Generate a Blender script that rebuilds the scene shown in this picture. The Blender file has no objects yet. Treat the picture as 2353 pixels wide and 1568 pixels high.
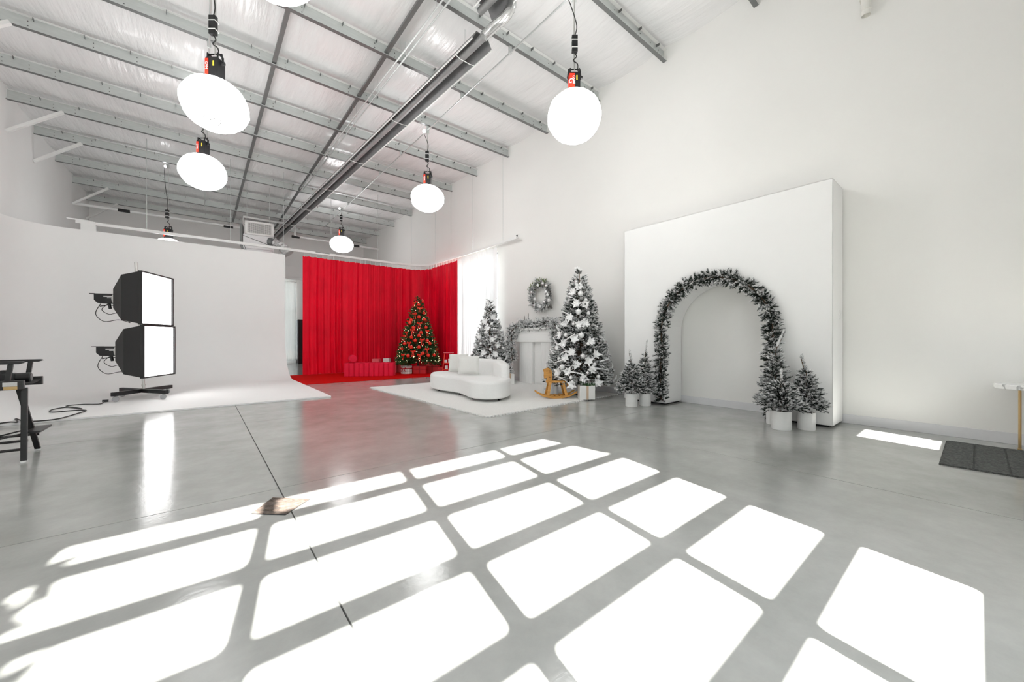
import bpy, bmesh, math, random
import numpy as np
from mathutils import Vector, Matrix

# ------------------------------------------------------------------ camera, light, exposure
sc = bpy.context.scene
col = sc.collection
F, Y0, H = 875.0, 782.0, 1.2            # focal length and horizon in photo pixels, eye height
YAW = math.radians(39.25)
CY, SY = math.cos(YAW), math.sin(YAW)
IMG = -YAW                              # rotation that turns local +x to the picture's right
cam = bpy.data.cameras.new('camera'); cam_o = bpy.data.objects.new('camera', cam); col.objects.link(cam_o)
cam.sensor_fit = 'HORIZONTAL'; cam.sensor_width = 36.0; cam.lens = 36.0 * F / 2353.0
cam.shift_y = -2.0 / 2353.0; cam.clip_start = 0.05; cam.clip_end = 300
cam_o.location = (0, 0, H); cam_o.rotation_euler = (math.pi / 2, 0, -YAW)
sc.camera = cam_o
sc.view_settings.view_transform = 'Standard'; sc.view_settings.look = 'None'
sc.view_settings.gamma = 1.0; sc.view_settings.use_curve_mapping = False
sc.view_settings.exposure = 0.60
sc.cycles.diffuse_bounces = 6           # a white room: light keeps bouncing
TAZ, TEL = 0.194, 0.781                 # sun: drift in +X per metre of +Y, tangent of its elevation
w = bpy.data.worlds.new('sky'); sc.world = w; w.use_nodes = True
w.node_tree.nodes['Background'].inputs[0].default_value = (0.90, 0.95, 1.0, 1)
w.node_tree.nodes['Background'].inputs[1].default_value = 3.0
sun = bpy.data.lights.new('sun', 'SUN'); sun.energy = 36.0; sun.angle = math.radians(0.53); sun.color = (1.0, 0.97, 0.93)
sun_o = bpy.data.objects.new('sun', sun); col.objects.link(sun_o)
_d = Vector((TAZ, 1.0, -math.hypot(1, TAZ) * TEL)).normalized()
sun_o.rotation_euler = _d.to_track_quat('-Z', 'Y').to_euler(); sun_o.location = (-2, -8, 12)
GLOBE_L = 8.0
SOFTBOX_L = 3.0

# ------------------------------------------------------------------ photo pixel -> place
def ray(px, py):
    rx = (px - 1176.5) / F
    return Vector((rx * CY + SY, -rx * SY + CY, (Y0 - py) / F))
def G(px, py, z=0.0):
    d = ray(px, py); return Vector((0, 0, H)) + d * ((z - H) / d.z)
def OX(px, py, X):
    d = ray(px, py); return Vector((0, 0, H)) + d * (X / d.x)
def OY(px, py, Y):
    d = ray(px, py); return Vector((0, 0, H)) + d * (Y / d.y)

def back(px, py, z, dist):
    d = ray(px, py); p = G(px, py, z); q = Vector((d.x, d.y, 0)).normalized(); return p + q*dist

# ------------------------------------------------------------------ materials
def mat(name, color, rough=0.6, metal=0.0, var=0.0, scale=6.0, bump=0.0, bscale=40.0, emit=None, sheen=0.0, spec=0.5,
        rvar=0.0, trans=0.0, stretch=None, coat=0.0):
    m = bpy.data.materials.new(name); m.use_nodes = True
    nt = m.node_tree; b = nt.nodes['Principled BSDF']
    b.inputs['Base Color'].default_value = (*color, 1); b.inputs['Roughness'].default_value = rough
    b.inputs['Metallic'].default_value = metal; b.inputs['Specular IOR Level'].default_value = spec
    if coat: b.inputs['Coat Weight'].default_value = coat; b.inputs['Coat Roughness'].default_value = 0.12
    if sheen: b.inputs['Sheen Weight'].default_value = sheen; b.inputs['Sheen Roughness'].default_value = 0.35; b.inputs['Sheen Tint'].default_value = (*[min(1, c * 1.2 + .1) for c in color], 1)
    if emit: b.inputs['Emission Color'].default_value = (*emit[0], 1); b.inputs['Emission Strength'].default_value = emit[1]
    tc = None
    if var or bump or rvar:
        tc = nt.nodes.new('ShaderNodeTexCoord'); mp = nt.nodes.new('ShaderNodeMapping')
        nt.links.new(tc.outputs['Object'], mp.inputs[0])
        if stretch: mp.inputs['Scale'].default_value = stretch
    if var or rvar:
        n = nt.nodes.new('ShaderNodeTexNoise'); n.inputs['Scale'].default_value = scale; n.inputs['Detail'].default_value = 6; n.inputs['Roughness'].default_value = 0.65
        nt.links.new(mp.outputs[0], n.inputs['Vector'])
        if var:
            r = nt.nodes.new('ShaderNodeMapRange'); r.inputs[1].default_value = 0.3; r.inputs[2].default_value = 0.7
            r.inputs[3].default_value = 1 - var; r.inputs[4].default_value = 1 + var
            nt.links.new(n.outputs[0], r.inputs[0])
            mx = nt.nodes.new('ShaderNodeVectorMath'); mx.operation = 'SCALE'; mx.inputs[0].default_value = color
            nt.links.new(r.outputs[0], mx.inputs['Scale']); nt.links.new(mx.outputs[0], b.inputs['Base Color'])
        if rvar:
            r2 = nt.nodes.new('ShaderNodeMapRange'); r2.inputs[1].default_value = 0.3; r2.inputs[2].default_value = 0.7
            r2.inputs[3].default_value = rough - rvar; r2.inputs[4].default_value = rough + rvar
            nt.links.new(n.outputs[0], r2.inputs[0]); nt.links.new(r2.outputs[0], b.inputs['Roughness'])
    if bump:
        n2 = nt.nodes.new('ShaderNodeTexNoise'); n2.inputs['Scale'].default_value = bscale; n2.inputs['Detail'].default_value = 4
        nt.links.new(mp.outputs[0], n2.inputs['Vector'])
        bp = nt.nodes.new('ShaderNodeBump'); bp.inputs['Strength'].default_value = bump; bp.inputs['Distance'].default_value = 0.02
        nt.links.new(n2.outputs[0], bp.inputs['Height']); nt.links.new(bp.outputs[0], b.inputs['Normal'])
    return m

def sheer_mat(name, color, thru):
    m = bpy.data.materials.new(name); m.use_nodes = True; nt = m.node_tree
    nt.nodes.remove(nt.nodes['Principled BSDF']); out = nt.nodes['Material Output']
    d = nt.nodes.new('ShaderNodeBsdfDiffuse'); t = nt.nodes.new('ShaderNodeBsdfTranslucent'); p = nt.nodes.new('ShaderNodeBsdfTransparent')
    for n in (d, t): n.inputs[0].default_value = (*color, 1)
    a = nt.nodes.new('ShaderNodeMixShader'); a.inputs[0].default_value = 0.16
    b = nt.nodes.new('ShaderNodeMixShader'); b.inputs[0].default_value = thru
    nt.links.new(d.outputs[0], a.inputs[1]); nt.links.new(t.outputs[0], a.inputs[2])
    nt.links.new(a.outputs[0], b.inputs[1]); nt.links.new(p.outputs[0], b.inputs[2]); nt.links.new(b.outputs[0], out.inputs[0])
    return m

def glass_mat(name):
    m = bpy.data.materials.new(name); m.use_nodes = True; nt = m.node_tree
    nt.nodes.remove(nt.nodes['Principled BSDF']); out = nt.nodes['Material Output']
    g = nt.nodes.new('ShaderNodeBsdfGlossy'); g.inputs['Roughness'].default_value = 0.02
    p = nt.nodes.new('ShaderNodeBsdfTransparent'); p.inputs[0].default_value = (.97, .98, .97, 1)
    a = nt.nodes.new('ShaderNodeMixShader'); a.inputs[0].default_value = 0.05
    nt.links.new(p.outputs[0], a.inputs[1]); nt.links.new(g.outputs[0], a.inputs[2]); nt.links.new(a.outputs[0], out.inputs[0])
    return m

M = {}
M['wall'] = mat('white wall paint', (.84, .84, .83), .75, var=.012, scale=1.2, bump=.03, bscale=120)
M['wall_warm'] = mat('warm white wall paint', (.83, .825, .805), .8, var=.012, scale=.6, bump=.03, bscale=120)
M['cyc'] = mat('cyclorama white paint', (.83, .83, .825), .6, var=.01, scale=.8)
M['prop'] = mat('matte white set paint', (.86, .86, .855), .75, var=.008, scale=2)
M['base'] = mat('baseboard grey white', (.72, .72, .74), .5, var=.02)
M['steel'] = mat('galvanised steel', (.62, .65, .64), .40, .55, var=.06, scale=9, stretch=(.6, 3, 3))
M['strut'] = mat('dark galvanised strut', (.20, .205, .205), .45, .5, var=.08)
M['foil'] = mat('white vinyl insulation', (.80, .80, .805), .22, 0, var=.03, scale=2.2, bump=1.0, bscale=4.0, stretch=(3.2, .45, 1), spec=.8)
M['heater'] = mat('grey heater reflector', (.24, .24, .245), .35, .5, var=.1)
M['tube'] = mat('heater tube', (.30, .30, .30), .5, .4, var=.12)
M['silver'] = mat('silver flex duct', (.8, .8, .8), .2, .9)
M['white_metal'] = mat('white enamel', (.82, .82, .81), .35)
M['black'] = mat('satin black', (.012, .012, .013), .4)
M['black_wood'] = mat('black painted wood', (.016, .016, .016), .38, var=.15, scale=20, bump=.05)
M['black_cloth'] = mat('black nylon', (.018, .018, .018), .6, bump=.1, bscale=200)
M['softgrey'] = mat('grey nylon', (.10, .10, .095), .65)
M['redplastic'] = mat('red plastic', (.85, .045, .02), .35)
M['yellow'] = mat('yellow sticker', (.75, .62, .05), .4)
M['whitemark'] = mat('white print', (.85, .85, .85), .5)
M['greymark'] = mat('faint grey print', (.55, .55, .55), .6)
M['globe'] = mat('glowing globe fabric', (.9, .9, .9), .8, emit=((1, 1, .995), GLOBE_L))
M['bulb'] = mat('lit bulb', (.9, .9, .9), .5, emit=((1, 1, 1), 25.0))
M['diff'] = mat('glowing diffuser cloth', (.9, .9, .9), .8, emit=((1, 1, 1), SOFTBOX_L))
M['pole'] = mat('brushed steel pole', (.62, .62, .60), .3, .8, var=.05)
M['caster'] = mat('grey caster rubber', (.35, .35, .36), .5)
M['velvet'] = mat('crimson velvet', (.78, .001, .022), .5, var=.16, scale=3.0, sheen=.25, stretch=(1, 1, .35), bump=.06, bscale=60, spec=.15)
M['redcarpet'] = mat('red carpet', (.66, .002, .002), .9, spec=.1, var=.22, scale=60, bump=.6, bscale=220)
M['sheer'] = sheer_mat('white sheer voile', (.90, .90, .91), .04)
M['sheer_back'] = sheer_mat('off white curtain', (.80, .83, .80), .03)
M['bouc'] = mat('white boucle', (.86, .86, .85), .95, var=.03, scale=60, bump=.35, bscale=260)
M['pillow'] = mat('pale linen cushion', (.76, .755, .73), .95, var=.03, scale=90, bump=.3, bscale=300)
M['rug'] = mat('cream rug pile', (.87, .865, .845), .95, var=.05, scale=40, bump=.6, bscale=200)
M['redbench'] = mat('coral red velvet', (.74, .012, .05), .6, spec=.15, sheen=.2, var=.06, scale=5)
M['pinkbox'] = mat('pink gift paper', (.80, .12, .15), .45, var=.04)
M['redbox'] = mat('red gift paper', (.66, .015, .025), .35, var=.06)
M['deepred'] = mat('deep red ribbon', (.42, .004, .012), .35)
M['plaid'] = None
M['whitebox'] = mat('white gift paper', (.82, .82, .80), .5)
M['silverbox'] = mat('silver gift paper', (.62, .64, .68), .3, .3)
M['tan'] = mat('tan ribbon', (.56, .42, .30), .5)
M['fur'] = mat('white faux fur', (.85, .85, .86), .95, bump=.8, bscale=40)
M['wood'] = mat('honey pine', (.58, .28, .055), .42, var=.22, scale=5, stretch=(1, 8, 8), bump=.06, bscale=30)
M['woodknob'] = mat('dark wood peg', (.30, .12, .03), .5)
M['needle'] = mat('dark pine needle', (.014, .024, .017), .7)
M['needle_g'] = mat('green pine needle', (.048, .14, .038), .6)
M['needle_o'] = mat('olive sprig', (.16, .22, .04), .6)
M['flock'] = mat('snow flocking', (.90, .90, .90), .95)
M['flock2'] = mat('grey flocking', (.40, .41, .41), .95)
M['bark'] = mat('brown bark', (.10, .065, .04), .9, var=.2)
M['pearl'] = mat('pearl white bauble', (.82, .82, .82), .22, .1, coat=.5)
M['silverball'] = mat('silver bauble', (.72, .72, .72), .22, .7)
M['petal'] = mat('white fabric petal', (.88, .88, .88), .8)
M['redball'] = mat('bright red bauble', (.80, .03, .012), .35, sheen=.2)
M['redbow'] = mat('red bow ribbon', (.78, .035, .012), .4)
M['lightspot'] = mat('warm fairy light', (1, .9, .6), .5, emit=((1, .85, .5), 2.5))
M['pot'] = mat('white pot', (.86, .86, .85), .35)
M['plaster'] = mat('white plaster mantel', (.83, .83, .82), .6)
M['brass'] = mat('brushed brass', (.60, .42, .20), .3, .9)
M['candle'] = mat('grey candle', (.30, .28, .26), .6)
M['bell'] = mat('aged silver bell', (.30, .29, .28), .3, .8)
M['rubber'] = mat('charcoal rubber mat', (.11, .115, .11), .9, spec=.2, var=.5, scale=45, bump=.7, bscale=90)
M['glass'] = glass_mat('clear glass')
M['alu'] = mat('aluminium frame', (.55, .56, .57), .4, .6)
M['ground'] = mat('pale paving', (.42, .41, .39), .9, var=.1)
M['leaf'] = mat('shrub leaf', (.06, .12, .03), .6)
M['dark'] = mat('dark gap', (.03, .03, .03), .9)
M['joint'] = mat('grey joint filler', (.10, .10, .10), .9)
M['grate'] = mat('rusty cast grate', (.16, .12, .10), .6, .2, var=.5, scale=30)
M['cable'] = mat('black cable', (.012, .012, .012), .5)
M['duct'] = mat('white duct wrap', (.80, .81, .82), .4, bump=.35, bscale=18)
M['plumb'] = mat('white plastic pipe', (.80, .79, .75), .45)

def marble_mat():
    m = mat('veined white marble', (.86, .86, .85), .18); nt = m.node_tree; b = nt.nodes['Principled BSDF']
    tc = nt.nodes.new('ShaderNodeTexCoord'); wv = nt.nodes.new('ShaderNodeTexWave'); wv.inputs['Scale'].default_value = 3.2
    wv.inputs['Distortion'].default_value = 14; wv.inputs['Detail'].default_value = 5
    cr = nt.nodes.new('ShaderNodeValToRGB'); cr.color_ramp.elements[0].color = (.45, .45, .45, 1); cr.color_ramp.elements[1].position = .09; cr.color_ramp.elements[1].color = (.88, .88, .87, 1)
    nt.links.new(tc.outputs['Object'], wv.inputs['Vector']); nt.links.new(wv.outputs['Fac'], cr.inputs[0]); nt.links.new(cr.outputs[0], b.inputs['Base Color'])
    return m
M['marble'] = marble_mat()

def concrete_mat():
    m = bpy.data.materials.new('polished grey concrete'); m.use_nodes = True; nt = m.node_tree; b = nt.nodes['Principled BSDF']
    tc = nt.nodes.new('ShaderNodeTexCoord')
    def noise(s, det, rg=.6):
        n = nt.nodes.new('ShaderNodeTexNoise'); n.inputs['Scale'].default_value = s; n.inputs['Detail'].default_value = det; n.inputs['Roughness'].default_value = rg
        nt.links.new(tc.outputs['Object'], n.inputs['Vector']); return n
    n1, n2, n3 = noise(.5, 8, .6), noise(2.2, 9, .66), noise(28, 3)
    r = nt.nodes.new('ShaderNodeValToRGB'); r.color_ramp.elements[0].position = .28; r.color_ramp.elements[0].color = (.27, .275, .265, 1)
    r.color_ramp.elements[1].position = .74; r.color_ramp.elements[1].color = (.52, .522, .505, 1)
    a = nt.nodes.new('ShaderNodeMath'); a.operation = 'MULTIPLY_ADD'; a.inputs[1].default_value = .55; a.inputs[2].default_value = .22
    b2 = nt.nodes.new('ShaderNodeMath'); b2.operation = 'MULTIPLY_ADD'; b2.inputs[1].default_value = .40
    nt.links.new(n1.outputs[0], a.inputs[0]); nt.links.new(n2.outputs[0], b2.inputs[0]); 
    a.inputs[2].default_value = 0.0; b2.inputs[1].default_value = .45
    nt.links.new(a.outputs[0], b2.inputs[2]); nt.links.new(b2.outputs[0], r.inputs[0]); nt.links.new(r.outputs[0], b.inputs['Base Color'])
    rr = nt.nodes.new('ShaderNodeMapRange'); rr.inputs[1].default_value = .3; rr.inputs[2].default_value = .7; rr.inputs[3].default_value = .13; rr.inputs[4].default_value = .165
    nt.links.new(n2.outputs[0], rr.inputs[0]); nt.links.new(rr.outputs[0], b.inputs['Roughness'])
    bp = nt.nodes.new('ShaderNodeBump'); bp.inputs['Strength'].default_value = .05; bp.inputs['Distance'].default_value = .01
    nt.links.new(n3.outputs[0], bp.inputs['Height']); nt.links.new(bp.outputs[0], b.inputs['Normal'])
    b.inputs['Specular IOR Level'].default_value = .55
    return m
M['concrete'] = concrete_mat()

def plaid_mat():
    m = mat('white plaid paper', (.82, .82, .80), .5); nt = m.node_tree; b = nt.nodes['Principled BSDF']
    tc = nt.nodes.new('ShaderNodeTexCoord'); br = nt.nodes.new('ShaderNodeTexBrick'); br.offset = 0
    br.inputs['Color1'].default_value = br.inputs['Color2'].default_value = (.82, .82, .80, 1); br.inputs['Mortar'].default_value = (.35, .36, .38, 1)
    br.inputs['Scale'].default_value = 1; br.inputs['Brick Width'].default_value = .09; br.inputs['Row Height'].default_value = .09; br.inputs['Mortar Size'].default_value = .006
    mp = nt.nodes.new('ShaderNodeMapping'); mp.inputs['Rotation'].default_value = (math.pi / 2, 0, 0)
    nt.links.new(tc.outputs['Object'], mp.inputs[0]); nt.links.new(mp.outputs[0], br.inputs['Vector']); nt.links.new(br.outputs[0], b.inputs['Base Color'])
    return m
M['plaid'] = plaid_mat()

# ------------------------------------------------------------------ mesh building
class MB:
    def __init__(s): s.v = []; s.f = []
    def add(s, vs, fs):
        o = len(s.v); s.v += [tuple(v) for v in vs]; s.f += [tuple(i + o for i in f) for f in fs]; return s
    def box(s, lo, hi, rot=None, at=(0, 0, 0)):
        x0, y0, z0 = lo; x1, y1, z1 = hi
        vs = [Vector(p) for p in ((x0,y0,z0),(x1,y0,z0),(x1,y1,z0),(x0,y1,z0),(x0,y0,z1),(x1,y0,z1),(x1,y1,z1),(x0,y1,z1))]
        if rot is not None: vs = [rot @ v for v in vs]
        vs = [v + Vector(at) for v in vs]
        return s.add(vs, [(0,3,2,1),(4,5,6,7),(0,1,5,4),(1,2,6,5),(2,3,7,6),(3,0,4,7)])
    def bar(s, a, b, wx, wy, up=(0, 0, 1)):
        a, b = Vector(a), Vector(b); d = (b - a); L = d.length; d.normalize(); u = Vector(up)
        if abs(d.dot(u)) > .98: u = Vector((1, 0, 0))
        sx = d.cross(u).normalized(); uy = sx.cross(d)
        vs = [p + sx * i * wx / 2 + uy * j * wy / 2 for p in (a, b) for i, j in ((-1,-1),(1,-1),(1,1),(-1,1))]
        return s.add(vs, [(0,1,2,3),(7,6,5,4),(0,4,5,1),(1,5,6,2),(2,6,7,3),(3,7,4,0)])
    def tube(s, pts, r, n=8, closed=False, cap=True):
        pts = [Vector(p) for p in pts]; m = len(pts); rs = r if isinstance(r, (list, tuple)) else [r] * m
        rings = []; prev = None
        for i, p in enumerate(pts):
            t = (pts[(i + 1) % m] if (closed or i < m - 1) else p) - (pts[i - 1] if (closed or i > 0) else p)
            if t.length < 1e-9: t = Vector((0, 0, 1))
            t.normalize()
            if prev is None:
                u = t.orthogonal().normalized()
            else:
                u = (prev - t * prev.dot(t)); u = u.normalized() if u.length > 1e-6 else t.orthogonal().normalized()
            prev = u; v = t.cross(u)
            rings.append([p + (u * math.cos(2*math.pi*k/n) + v * math.sin(2*math.pi*k/n)) * rs[i] for k in range(n)])
        vs = [q for rg in rings for q in rg]; fs = []
        for i in range(m if closed else m - 1):
            j = (i + 1) % m
            for k in range(n): fs.append((i*n+k, i*n+(k+1)%n, j*n+(k+1)%n, j*n+k))
        if cap and not closed: fs += [tuple(range(n))[::-1], tuple((m-1)*n + k for k in range(n))]
        return s.add(vs, fs)
    def lathe(s, prof, n=24, at=(0,0,0), rot=None):
        vs = []; fs = []
        for (r, z) in prof:
            for k in range(n):
                v = Vector((r*math.cos(2*math.pi*k/n), r*math.sin(2*math.pi*k/n), z))
                if rot is not None: v = rot @ v
                vs.append(v + Vector(at))
        m = len(prof)
        for i in range(m - 1):
            for k in range(n): fs.append((i*n+k, i*n+(k+1)%n, (i+1)*n+(k+1)%n, (i+1)*n+k))
        fs += [tuple(range(n))[::-1], tuple((m-1)*n+k for k in range(n))]
        return s.add(vs, fs)
    def sphere(s, c, r, n=12, m=8, sq=(1,1,1)):
        c = Vector(c); prof = [(math.sin(math.pi*i/m), -math.cos(math.pi*i/m)) for i in range(1, m)]
        vs = [c + Vector((0,0,-r*sq[2]))]; fs = []
        for rr, z in prof:
            for k in range(n): vs.append(c + Vector((r*rr*math.cos(2*math.pi*k/n)*sq[0], r*rr*math.sin(2*math.pi*k/n)*sq[1], r*z*sq[2])))
        vs.append(c + Vector((0,0,r*sq[2])))
        for k in range(n): fs.append((0, 1+(k+1)%n, 1+k))
        for i in range(m-2):
            for k in range(n): fs.append((1+i*n+k, 1+i*n+(k+1)%n, 1+(i+1)*n+(k+1)%n, 1+(i+1)*n+k))
        t = 1+(m-2)*n
        for k in range(n): fs.append((t+k, t+(k+1)%n, t+n))
        return s.add(vs, fs)
    def prism(s, poly, z0, z1, axis='z'):
        n = len(poly)
        def P(p, z): return {'z': (p[0], p[1], z), 'y': (p[0], z, p[1]), 'x': (z, p[0], p[1])}[axis]
        vs = [P(p, z0) for p in poly] + [P(p, z1) for p in poly]
        return s.add(vs, [tuple(range(n))[::-1], tuple(range(n, 2*n))] + [(i, (i+1)%n, n+(i+1)%n, n+i) for i in range(n)])
    def mesh(s, name, fix=True):
        me = bpy.data.meshes.new(name); me.from_pydata(s.v, [], s.f)
        if fix:
            bm = bmesh.new(); bm.from_mesh(me); bmesh.ops.recalc_face_normals(bm, faces=bm.faces); bm.to_mesh(me); bm.free()
        return me

def link(name, me, parent=None, loc=None):
    o = bpy.data.objects.new(name, me); col.objects.link(o)
    if parent is not None: o.parent = parent
    if loc is not None: o.location = loc
    return o
def obj(name, mb, m, parent=None, loc=None, smooth=False, bevel=0.0, seg=2):
    me = mb.mesh(name) if isinstance(mb, MB) else mb
    if bevel:
        bm = bmesh.new(); bm.from_mesh(me)
        ed = [e for e in bm.edges if len(e.link_faces) == 2 and e.calc_face_angle(0) > 0.5]
        bmesh.ops.bevel(bm, geom=ed, offset=bevel, segments=seg, affect='EDGES', profile=.6); bm.to_mesh(me); bm.free()
    me.materials.clear()
    for q in (m if isinstance(m, (list, tuple)) else [m]): me.materials.append(q if not isinstance(q, str) else M[q])
    if smooth:
        me.polygons.foreach_set('use_smooth', [True] * len(me.polygons))
        try: me.set_sharp_from_angle(angle=math.radians(38))
        except Exception: pass
    return link(name, me, parent, loc)
def tag(o, label, cat, group=None):
    o['label'] = label; o['category'] = cat
    if group: o['group'] = group
    return o
def thing(name, label, cat, loc=(0,0,0), rz=0.0, group=None):
    o = bpy.data.objects.new(name, None); col.objects.link(o); o.location = loc; o.rotation_euler = (0, 0, rz)
    o.empty_display_size = .1
    return tag(o, label, cat, group)
def struct(o): o['kind'] = 'structure'; return o
def stuff(o): o['kind'] = 'stuff'; return o
def copy_tree(o, parent=None):
    c = o.copy(); col.objects.link(c); c.parent = parent
    for ch in list(o.children): copy_tree(ch, c)
    return c
_txt = {}
def text_mesh(s, size):
    if (s, size) not in _txt:
        cu = bpy.data.curves.new('lettering', 'FONT'); cu.body = s; cu.size = size; cu.align_x = 'CENTER'; cu.align_y = 'CENTER'; cu.extrude = .001
        t = bpy.data.objects.new('lettering', cu); col.objects.link(t)
        dg = bpy.context.evaluated_depsgraph_get(); me = bpy.data.meshes.new_from_object(t.evaluated_get(dg))
        bpy.data.objects.remove(t); _txt[(s, size)] = me
    return _txt[(s, size)]
def smooth_path(pts, k=6, closed=False):
    P = [Vector(p) for p in pts]; n = len(P); out = []
    rng = range(n if closed else n - 1)
    for i in rng:
        p0 = P[(i-1) % n] if (closed or i > 0) else P[0]; p1 = P[i]; p2 = P[(i+1) % n]; p3 = P[(i+2) % n] if (closed or i+2 < n) else P[-1]
        for j in range(k):
            t = j / k
            out.append(.5*((2*p1)+(-p0+p2)*t+(2*p0-5*p1+4*p2-p3)*t*t+(-p0+3*p1-3*p2+p3)*t**3))
    if not closed: out.append(P[-1])
    return out

# ------------------------------------------------------------------ the room
XL, XR, YF, YB = -3.45, 7.25, -0.90, 22.4
def ztop(y): return 7.08 - 0.009 * y          # underside of the roof insulation
floor = struct(obj('floor', MB().box((XL-.3, YF-.3, -.30), (XR+.3, YB+.3, -.012)), 'joint'))
xs = [XL-.3, .49, 4.23, XR+.3]; ys = [YF-.3, 3.58, 6.72, 11.8, 17.0, YB+.3]
for i in range(3):
    for j in range(5):
        g = .004
        obj('slab', MB().box((xs[i]+g, ys[j]+g, -.012), (xs[i+1]-g, ys[j+1]-g, 0)), 'concrete', floor)
# right wall, with the tall window behind the curtains
W0, W1, WZ = 9.58, 13.6, 4.0
wr = MB()
wr.box((XR, YF-.3, 0), (XR+.25, W0, 7.6)); wr.box((XR, W1, 0), (XR+.25, YB+.3, 7.6)); wr.box((XR, W0, WZ), (XR+.25, W1, 7.6)); wr.box((XR, W0, 0), (XR+.25, W1, .10))
wall_r = struct(obj('wall_right', wr, 'wall_warm'))
wall_l = struct(obj('wall_left', MB().box((XL-.25, YF-.3, 0), (XL, YB+.3, 7.6)), 'wall'))
# back wall with a window
BW0, BW1, BZ0, BZ1 = 1.6, 3.84, .15, 4.25
wb = MB()
wb.box((XL, YB, 0), (BW0, YB+.25, 7.6)); wb.box((BW1, YB, 0), (XR, YB+.25, 7.6)); wb.box((BW0, YB, BZ1), (BW1, YB+.25, 7.6)); wb.box((BW0, YB, 0), (BW1, YB+.25, BZ0))
struct(obj('wall_back', wb, 'wall'))
# front wall (behind the camera): sectional glass door and entrance door
DX0 = -0.84 - TAZ * (2.43 - YF); DX1 = 3.38 - TAZ * (2.43 - YF)
def zdoor(Y): return (Y - YF) * math.hypot(1, TAZ) * TEL
DZ1 = zdoor(3.52)
EX0, EX1, EZ = 5.75, 6.75, 2.15
wf = MB()
wf.box((XL, YF-.2, 0), (DX0, YF, 7.6)); wf.box((DX0, YF-.2, DZ1), (DX1, YF, 7.6)); wf.box((DX1, YF-.2, 0), (EX0, YF, 7.6))
wf.box((EX0, YF-.2, EZ), (EX1, YF, 7.6)); wf.box((EX1, YF-.2, 0), (XR, YF, 7.6))
struct(obj('wall_front', wf, 'wall'))
def rounded_hole_panel(mb, x0, x1, z0, z1, hx0, hx1, hz0, hz1, y0, y1, r, k=5):
    hole = []
    for cx, cz, a0 in ((hx1-r, hz1-r, 0), (hx0+r, hz1-r, 90), (hx0+r, hz0+r, 180), (hx1-r, hz0+r, 270)):
        for i in range(k+1):
            a = math.radians(a0 + 90*i/k); hole.append((cx + r*math.cos(a), cz + r*math.sin(a)))
    outer = [(x1, z1), (x0, z1), (x0, z0), (x1, z0)]
    n = len(hole); vs = [(p[0], y, p[1]) for y in (y0, y1) for p in hole + outer]; N = n + 4; fs = []
    for side in range(2):
        o = side*N
        for q in range(4):
            for i in range(k): fs.append((o+q*(k+1)+i, o+q*(k+1)+i+1, o+n+q))
            fs.append((o+q*(k+1)+k, o+((q+1)*(k+1)) % n, o+n+(q+1) % 4, o+n+q))
    for i in range(n): fs.append((i, (i+1) % n, N+(i+1) % n, N+i))
    for i in range(4): fs.append((n+i, N+n+i, N+n+(i+1) % 4, n+(i+1) % 4))
    mb.add(vs, fs)
door1 = struct(bpy.data.objects.new('door_1', None)); col.objects.link(door1); door1.location = ((DX0+DX1)/2, YF-.12, 0)
cw = (DX1-DX0)/4; colx = []
for a, b in ((-.80, .158), (.249, 1.205), (1.303, 2.278), (2.363, 3.342)):
    colx.append((a - TAZ*(2.43-YF), b - TAZ*(2.43-YF)))
rows = [(3.655-.618*i, 3.18-.618*i) for i in range(7)]
px_edges = [DX0] + [(colx[i][1]+colx[i+1][0])/2 for i in range(3)] + [DX1]
for ri, (yf_, yn_) in enumerate(rows):
    zt, zb = zdoor(yf_), zdoor(yn_)
    zt2 = zt + zdoor(YF+.0715); zb2 = max(.0, zb - zdoor(YF+.0715))
    if ri == 6: zb = max(zb, .1); zb2 = .0
    sec = MB()
    for q in range(4):
        rounded_hole_panel(sec, px_edges[q]-door1.location.x, px_edges[q+1]-door1.location.x, zb2, zt2, colx[q][0]-door1.location.x, colx[q][1]-door1.location.x, zb, zt, -.02, .02, .034)
    so = obj('door_section', sec, 'alu', door1)
    for q in range(4):
        obj('pane', MB().box((colx[q][0]-door1.location.x-.02, -.004, zb-.02), (colx[q][1]-door1.location.x+.02, .004, zt+.02)), 'glass', so)
door2 = struct(bpy.data.objects.new('door_2', None)); col.objects.link(door2); door2.location = ((EX0+EX1)/2, YF-.1, 0)
LX0, LX1, LZ0, LZ1 = 5.97, 6.55, zdoor(.355), zdoor(1.075)
dl = MB(); ox = door2.location.x
for a, b in (((EX0+.01, 0), (LX0, EZ)), ((LX1, 0), (EX1-.01, EZ)), ((LX0, 0), (LX1, LZ0)), ((LX0, LZ1), (LX1, EZ))):
    dl.box((a[0]-ox, -.025, a[1]+.005), (b[0]-ox, .025, b[1]-.005))
obj('door_leaf', dl, 'white_metal', door2); obj('pane', MB().box((LX0-ox, -.004, LZ0), (LX1-ox, .004, LZ1)), 'glass', door2)
obj('door_handle', MB().tube([(.40, .03, 1.0), (.40, .08, 1.0), (.28, .08, 1.0)], .011), 'pole', door2, smooth=True)
# outside: paving, a small tree and an added fin that clips the sun patch
struct(obj('ground', MB().box((-40, -45, -.5), (50, 60, -.31)), 'ground'))
struct(obj('sun_clip_fin', MB().prism([(YF-.2, 3.62), (YF-1.9, 4.20), (YF-1.9, 5.6), (YF-.2, 5.6)], 2.30, 2.36, 'x'), 'alu'))
struct(obj('baseboard_right', MB().box((XR-.018, YF, 0), (XR, W0-.02, .13)), 'base', bevel=.004))

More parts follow.
